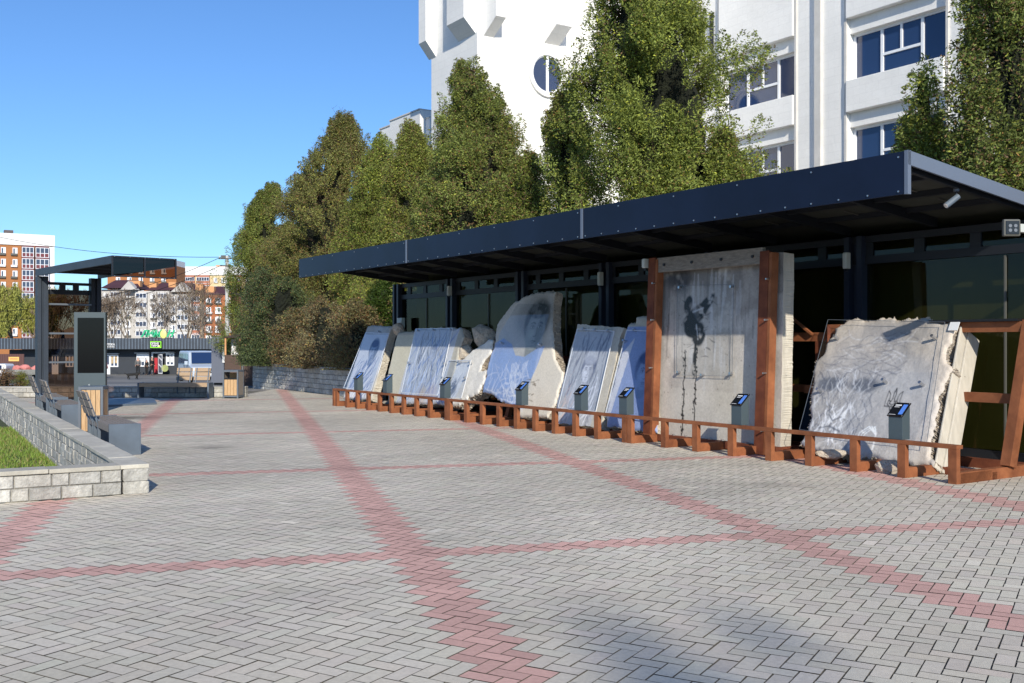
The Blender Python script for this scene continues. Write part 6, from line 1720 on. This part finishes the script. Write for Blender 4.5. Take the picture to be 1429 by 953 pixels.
# left tall orange block
YL = 258.; zr = sz(332,YL); A2 = np.array([sx(75,YL), YL]); uL = np.array([-cos(radians(32)), -sin(radians(32))]); nL = np.array([sin(radians(32)), -cos(radians(32))])
ab = thing('apartment_block', 'tall orange and white apartment block at the left edge, above the willows', 'apartment block', (*A2, -3))
LL = 34.
m = MB(); m.prism([(*A2,-3),(*(A2+uL*LL),-3),(*(A2+uL*LL-nL*14),-3),(*(A2-nL*14),-3)], (0,0,zr+3)); m.build('wall','apartment_orange',ab)
m = MB(); m.prism([(*(A2+nL*.3-uL*.2),zr-2.2),(*(A2+uL*LL+nL*.3),zr-2.2),(*(A2+uL*LL-nL*14),zr-2.2),(*(A2-nL*14.2-uL*.2),zr-2.2)], (0,0,2.8)); m.build('parapet','apartment_white',ab)
m = MB(); m.frame((*(A2-uL*.15+nL*.1),-3),(*(uL*1.3),0),(*(-nL*14.2),0),(0,0,zr+.7)); m.build('side_wall','apartment_white',ab)
m = MB(); m.frame((*(A2+uL*9-nL*2),zr+.6),(*(uL*2),0),(*(-nL*2),0),(0,0,1.)); m.build('roof_vent','roof_edge',ab)
facade(ab, A2, uL, nL, 9, 2.85, zr-2.35-9*2.85, [(1.2,3.1,'b'),(4.7,2.7,'b'),(8.3,1.1,'w'),(10.9,1.1,'w'),(14.2,3.0,'b')])
# middle long block with plum roof
YM = 300.; zE = sz(412,YM)
mb_ = thing('apartment_block', 'long apartment block with plum-coloured pitched roofs behind the bare trees', 'apartment block', (sx(230,YM), YM, -4))
def blk(px0, px1, y_top, mt, Y=YM, name='wall', dp=12): 
    m = MB(); a_, b_ = sx(px0,Y), sx(px1,Y); m.frame((a_,Y,-4),(b_-a_,0,0),(0,dp,0),(0,0,sz(y_top,Y)+4)); return m.build(name,mt,mb_)
blk(140,188,404,'apartment_grey'); blk(188,236,406,'apartment_grey',YM-1.5); blk(236,268,410,'apartment_grey',YM-2); blk(268,281,411,'apartment_yellow',YM-3); blk(281,322,412,'apartment_brick')
def roofp(px0, px1, ye, yr, Y=YM, dp=12):
    a_, b_ = sx(px0,Y)-.4, sx(px1,Y)+.4; e, r_ = sz(ye,Y), sz(yr,Y); m = MB(); hi = min(4, (b_-a_)*.18)
    m.add([(a_,Y-.6,e),(b_,Y-.6,e),(b_,Y+dp+.6,e),(a_,Y+dp+.6,e),(a_+hi,Y+dp/2,r_),(b_-hi,Y+dp/2,r_)], [(0,1,5,4),(1,2,5),(2,3,4,5),(3,0,4),(3,2,1,0)]); return m.build('roof','roof_plum',mb_)
roofp(143,190,402,389,YM-1); roofp(205,270,405,393); r3 = roofp(255,322,411,398,YM+1)
for (px,y0,w) in ((176,391,16),(205,394,10),(232,393,10),(270,396,10),(284,399,12)):
    m = MB(); m.frame((sx(px,YM),YM+2,sz(y0+9,YM)),(w*.21,0,0),(0,2,0),(0,0,sz(y0,YM)-sz(y0+9,YM))); m.build('chimney','wood_orange',r3)
for (px0,px1,yt,yb) in ((238,268,395,408),(168,190,393,405)):
    m = MB(); a_, b_ = sx(px0,YM-3.4), sx(px1,YM-3.4); m.prism([(a_,YM-3.4,sz(yb,YM)),(b_,YM-3.4,sz(yb,YM)),((a_+b_)/2,YM-3.4,sz(yt,YM))],(0,3,0)); m.build('gable','apartment_grey',mb_)
facade(mb_, (sx(281,YM)+.5,YM), (1,0), (0,-1), 5, 2.75, sz(412,YM)-.3-5*2.75, [(.8,1.6,'w'),(3.6,1.6,'w'),(6.6,1.4,'w')])
facade(mb_, (sx(268,YM-3),YM-3), (1,0), (0,-1), 5, 2.75, sz(412,YM)-.3-5*2.75, [(.1,2.4,'p')])
facade(mb_, (sx(236,YM-2),YM-2), (1,0), (0,-1), 5, 2.75, sz(411,YM)-.3-5*2.75, [(.4,1.4,'w'),(2.6,3.2,'g')])
facade(mb_, (sx(188,YM-1.5),YM-1.5), (1,0), (0,-1), 5, 2.75, sz(407,YM)-.3-5*2.75, [(.6,3.2,'g'),(4.6,1.4,'w'),(7.,2.6,'g')])
facade(mb_, (sx(140,YM),YM), (1,0), (0,-1), 5, 2.75, sz(405,YM)-.3-5*2.75, [(1,1.4,'w'),(3.2,3.2,'g'),(7.3,1.4,'w')])
# far block behind
YB = 400.
fbk = thing('apartment_block', 'pale yellow and white apartment block rising behind the plum roofs', 'apartment block', (sx(290,YB), YB, -4))
m = MB(); a_, b_ = sx(243,YB), sx(358,YB); m.frame((a_,YB,-4),(b_-a_,0,0),(0,14,0),(0,0,sz(384,YB)+4)); m.build('wall','apartment_yellow',fbk)
m = MB(); m.frame((a_-.3,YB-.4,sz(384,YB)),(b_-a_+.6,0,0),(0,15,0),(0,0,sz(372,YB)-sz(384,YB))); m.build('parapet','apartment_white',fbk)
m = MB(); m.frame((sx(298,YB),YB+3,sz(372,YB)),(sx(314,YB)-sx(298,YB),0,0),(0,5,0),(0,0,.8)); m.build('roof_hut','wood_orange',fbk)
facade(fbk, (a_,YB), (1,0), (0,-1), 6, 3.2, sz(384.5,YB)-6*3.2, [(2.2,6,'p'),(9,5,'p'),(15.5,1.3,'w'),(18.5,1.3,'w'),(21.5,5,'p'),(28,1.3,'w')])
ob = thing('apartment_block', 'low orange-brown block glimpsed between the plum roofs and the shelter roof', 'apartment block', (sx(200,360), 360, -4))
m = MB(); a_, b_ = sx(150,360), sx(246,360); m.frame((a_,360,-4),(b_-a_,0,0),(0,10,0),(0,0,sz(371,360)+4)); m.build('wall','apartment_orange',ob)
m = MB(); m.frame((a_,359.7,sz(371,360)),(b_-a_,0,0),(0,10,0),(0,0,2)); m.build('parapet','apartment_white',ob)
facade(ob, (a_,360), (1,0), (0,-1), 6, 3., sz(371,360)-.3-18, [(3,1.5,'w'),(7,1.5,'w'),(11,1.5,'w'),(15,1.5,'w'),(19,1.5,'w')])

# distant wooded belt so that the skyline does not end in bare ground
tb_ = MB(); r = random.Random(8)
for i in range(140):
    xx = -700+i*14; h = 10+5*r.random(); 
    tb_.add([(xx-10,620,-3),(xx+10,620,-3),(xx+8,620,h*.7),(xx+r.uniform(-3,3),620,h),(xx-8,620,h*.75)], [(0,1,2,3,4)])
o = tb_.build('far_woodland', 'twig_grey'); props(o, 'distant strip of leafless woodland beyond the town', 'woodland', kind='stuff')

# ------------------------------------------------------------------ light, sky, camera
w = bpy.data.worlds.new('World'); bpy.context.scene.world = w; w.use_nodes = True; nt = w.node_tree
bg = nt.nodes['Background']; sky = nt.nodes.new('ShaderNodeTexSky'); sky.sky_type = 'NISHITA'; sky.sun_disc = False
sky.sun_elevation = sun_el; sky.sun_rotation = atan2(sun_az[0], sun_az[1]); sky.air_density = 1.0; sky.dust_density = .2; sky.ozone_density = 1.6; sky.altitude = 100
tint = nt.nodes.new('ShaderNodeMixRGB'); tint.blend_type = 'MULTIPLY'; tint.inputs[0].default_value = 1; tint.inputs[2].default_value = (.53,.80,1.16,1)
nt.links.new(sky.outputs[0], tint.inputs[1]); nt.links.new(tint.outputs[0], bg.inputs['Color']); bg.inputs['Strength'].default_value = .13
ld = bpy.data.lights.new('sun', 'SUN'); ld.energy = 5.0; ld.angle = radians(.53); ld.color = (1,.925,.78)
lo_ = bpy.data.objects.new('sun', ld); C.objects.link(lo_)
d = Vector((sun_az[0]*cos(sun_el), sun_az[1]*cos(sun_el), sin(sun_el))); lo_.rotation_euler = d.to_track_quat('Z','Y').to_euler(); lo_.location = d*50
cd = bpy.data.cameras.new('camera'); co = bpy.data.objects.new('camera', cd); C.objects.link(co); co.location = (0,0,EYE); co.rotation_euler = (pi/2,0,0)
cd.sensor_width = 36; cd.lens = 36*F_PX/1429; cd.shift_y = (HOR-476.5)/1429; cd.clip_end = 6000; cd.clip_start = .05
sc = bpy.context.scene; sc.camera = co
sc.view_settings.view_transform = 'Standard'; sc.view_settings.look = 'None'; sc.view_settings.exposure = 0
sc.cycles.max_bounces = 8; sc.cycles.transparent_max_bounces = 16
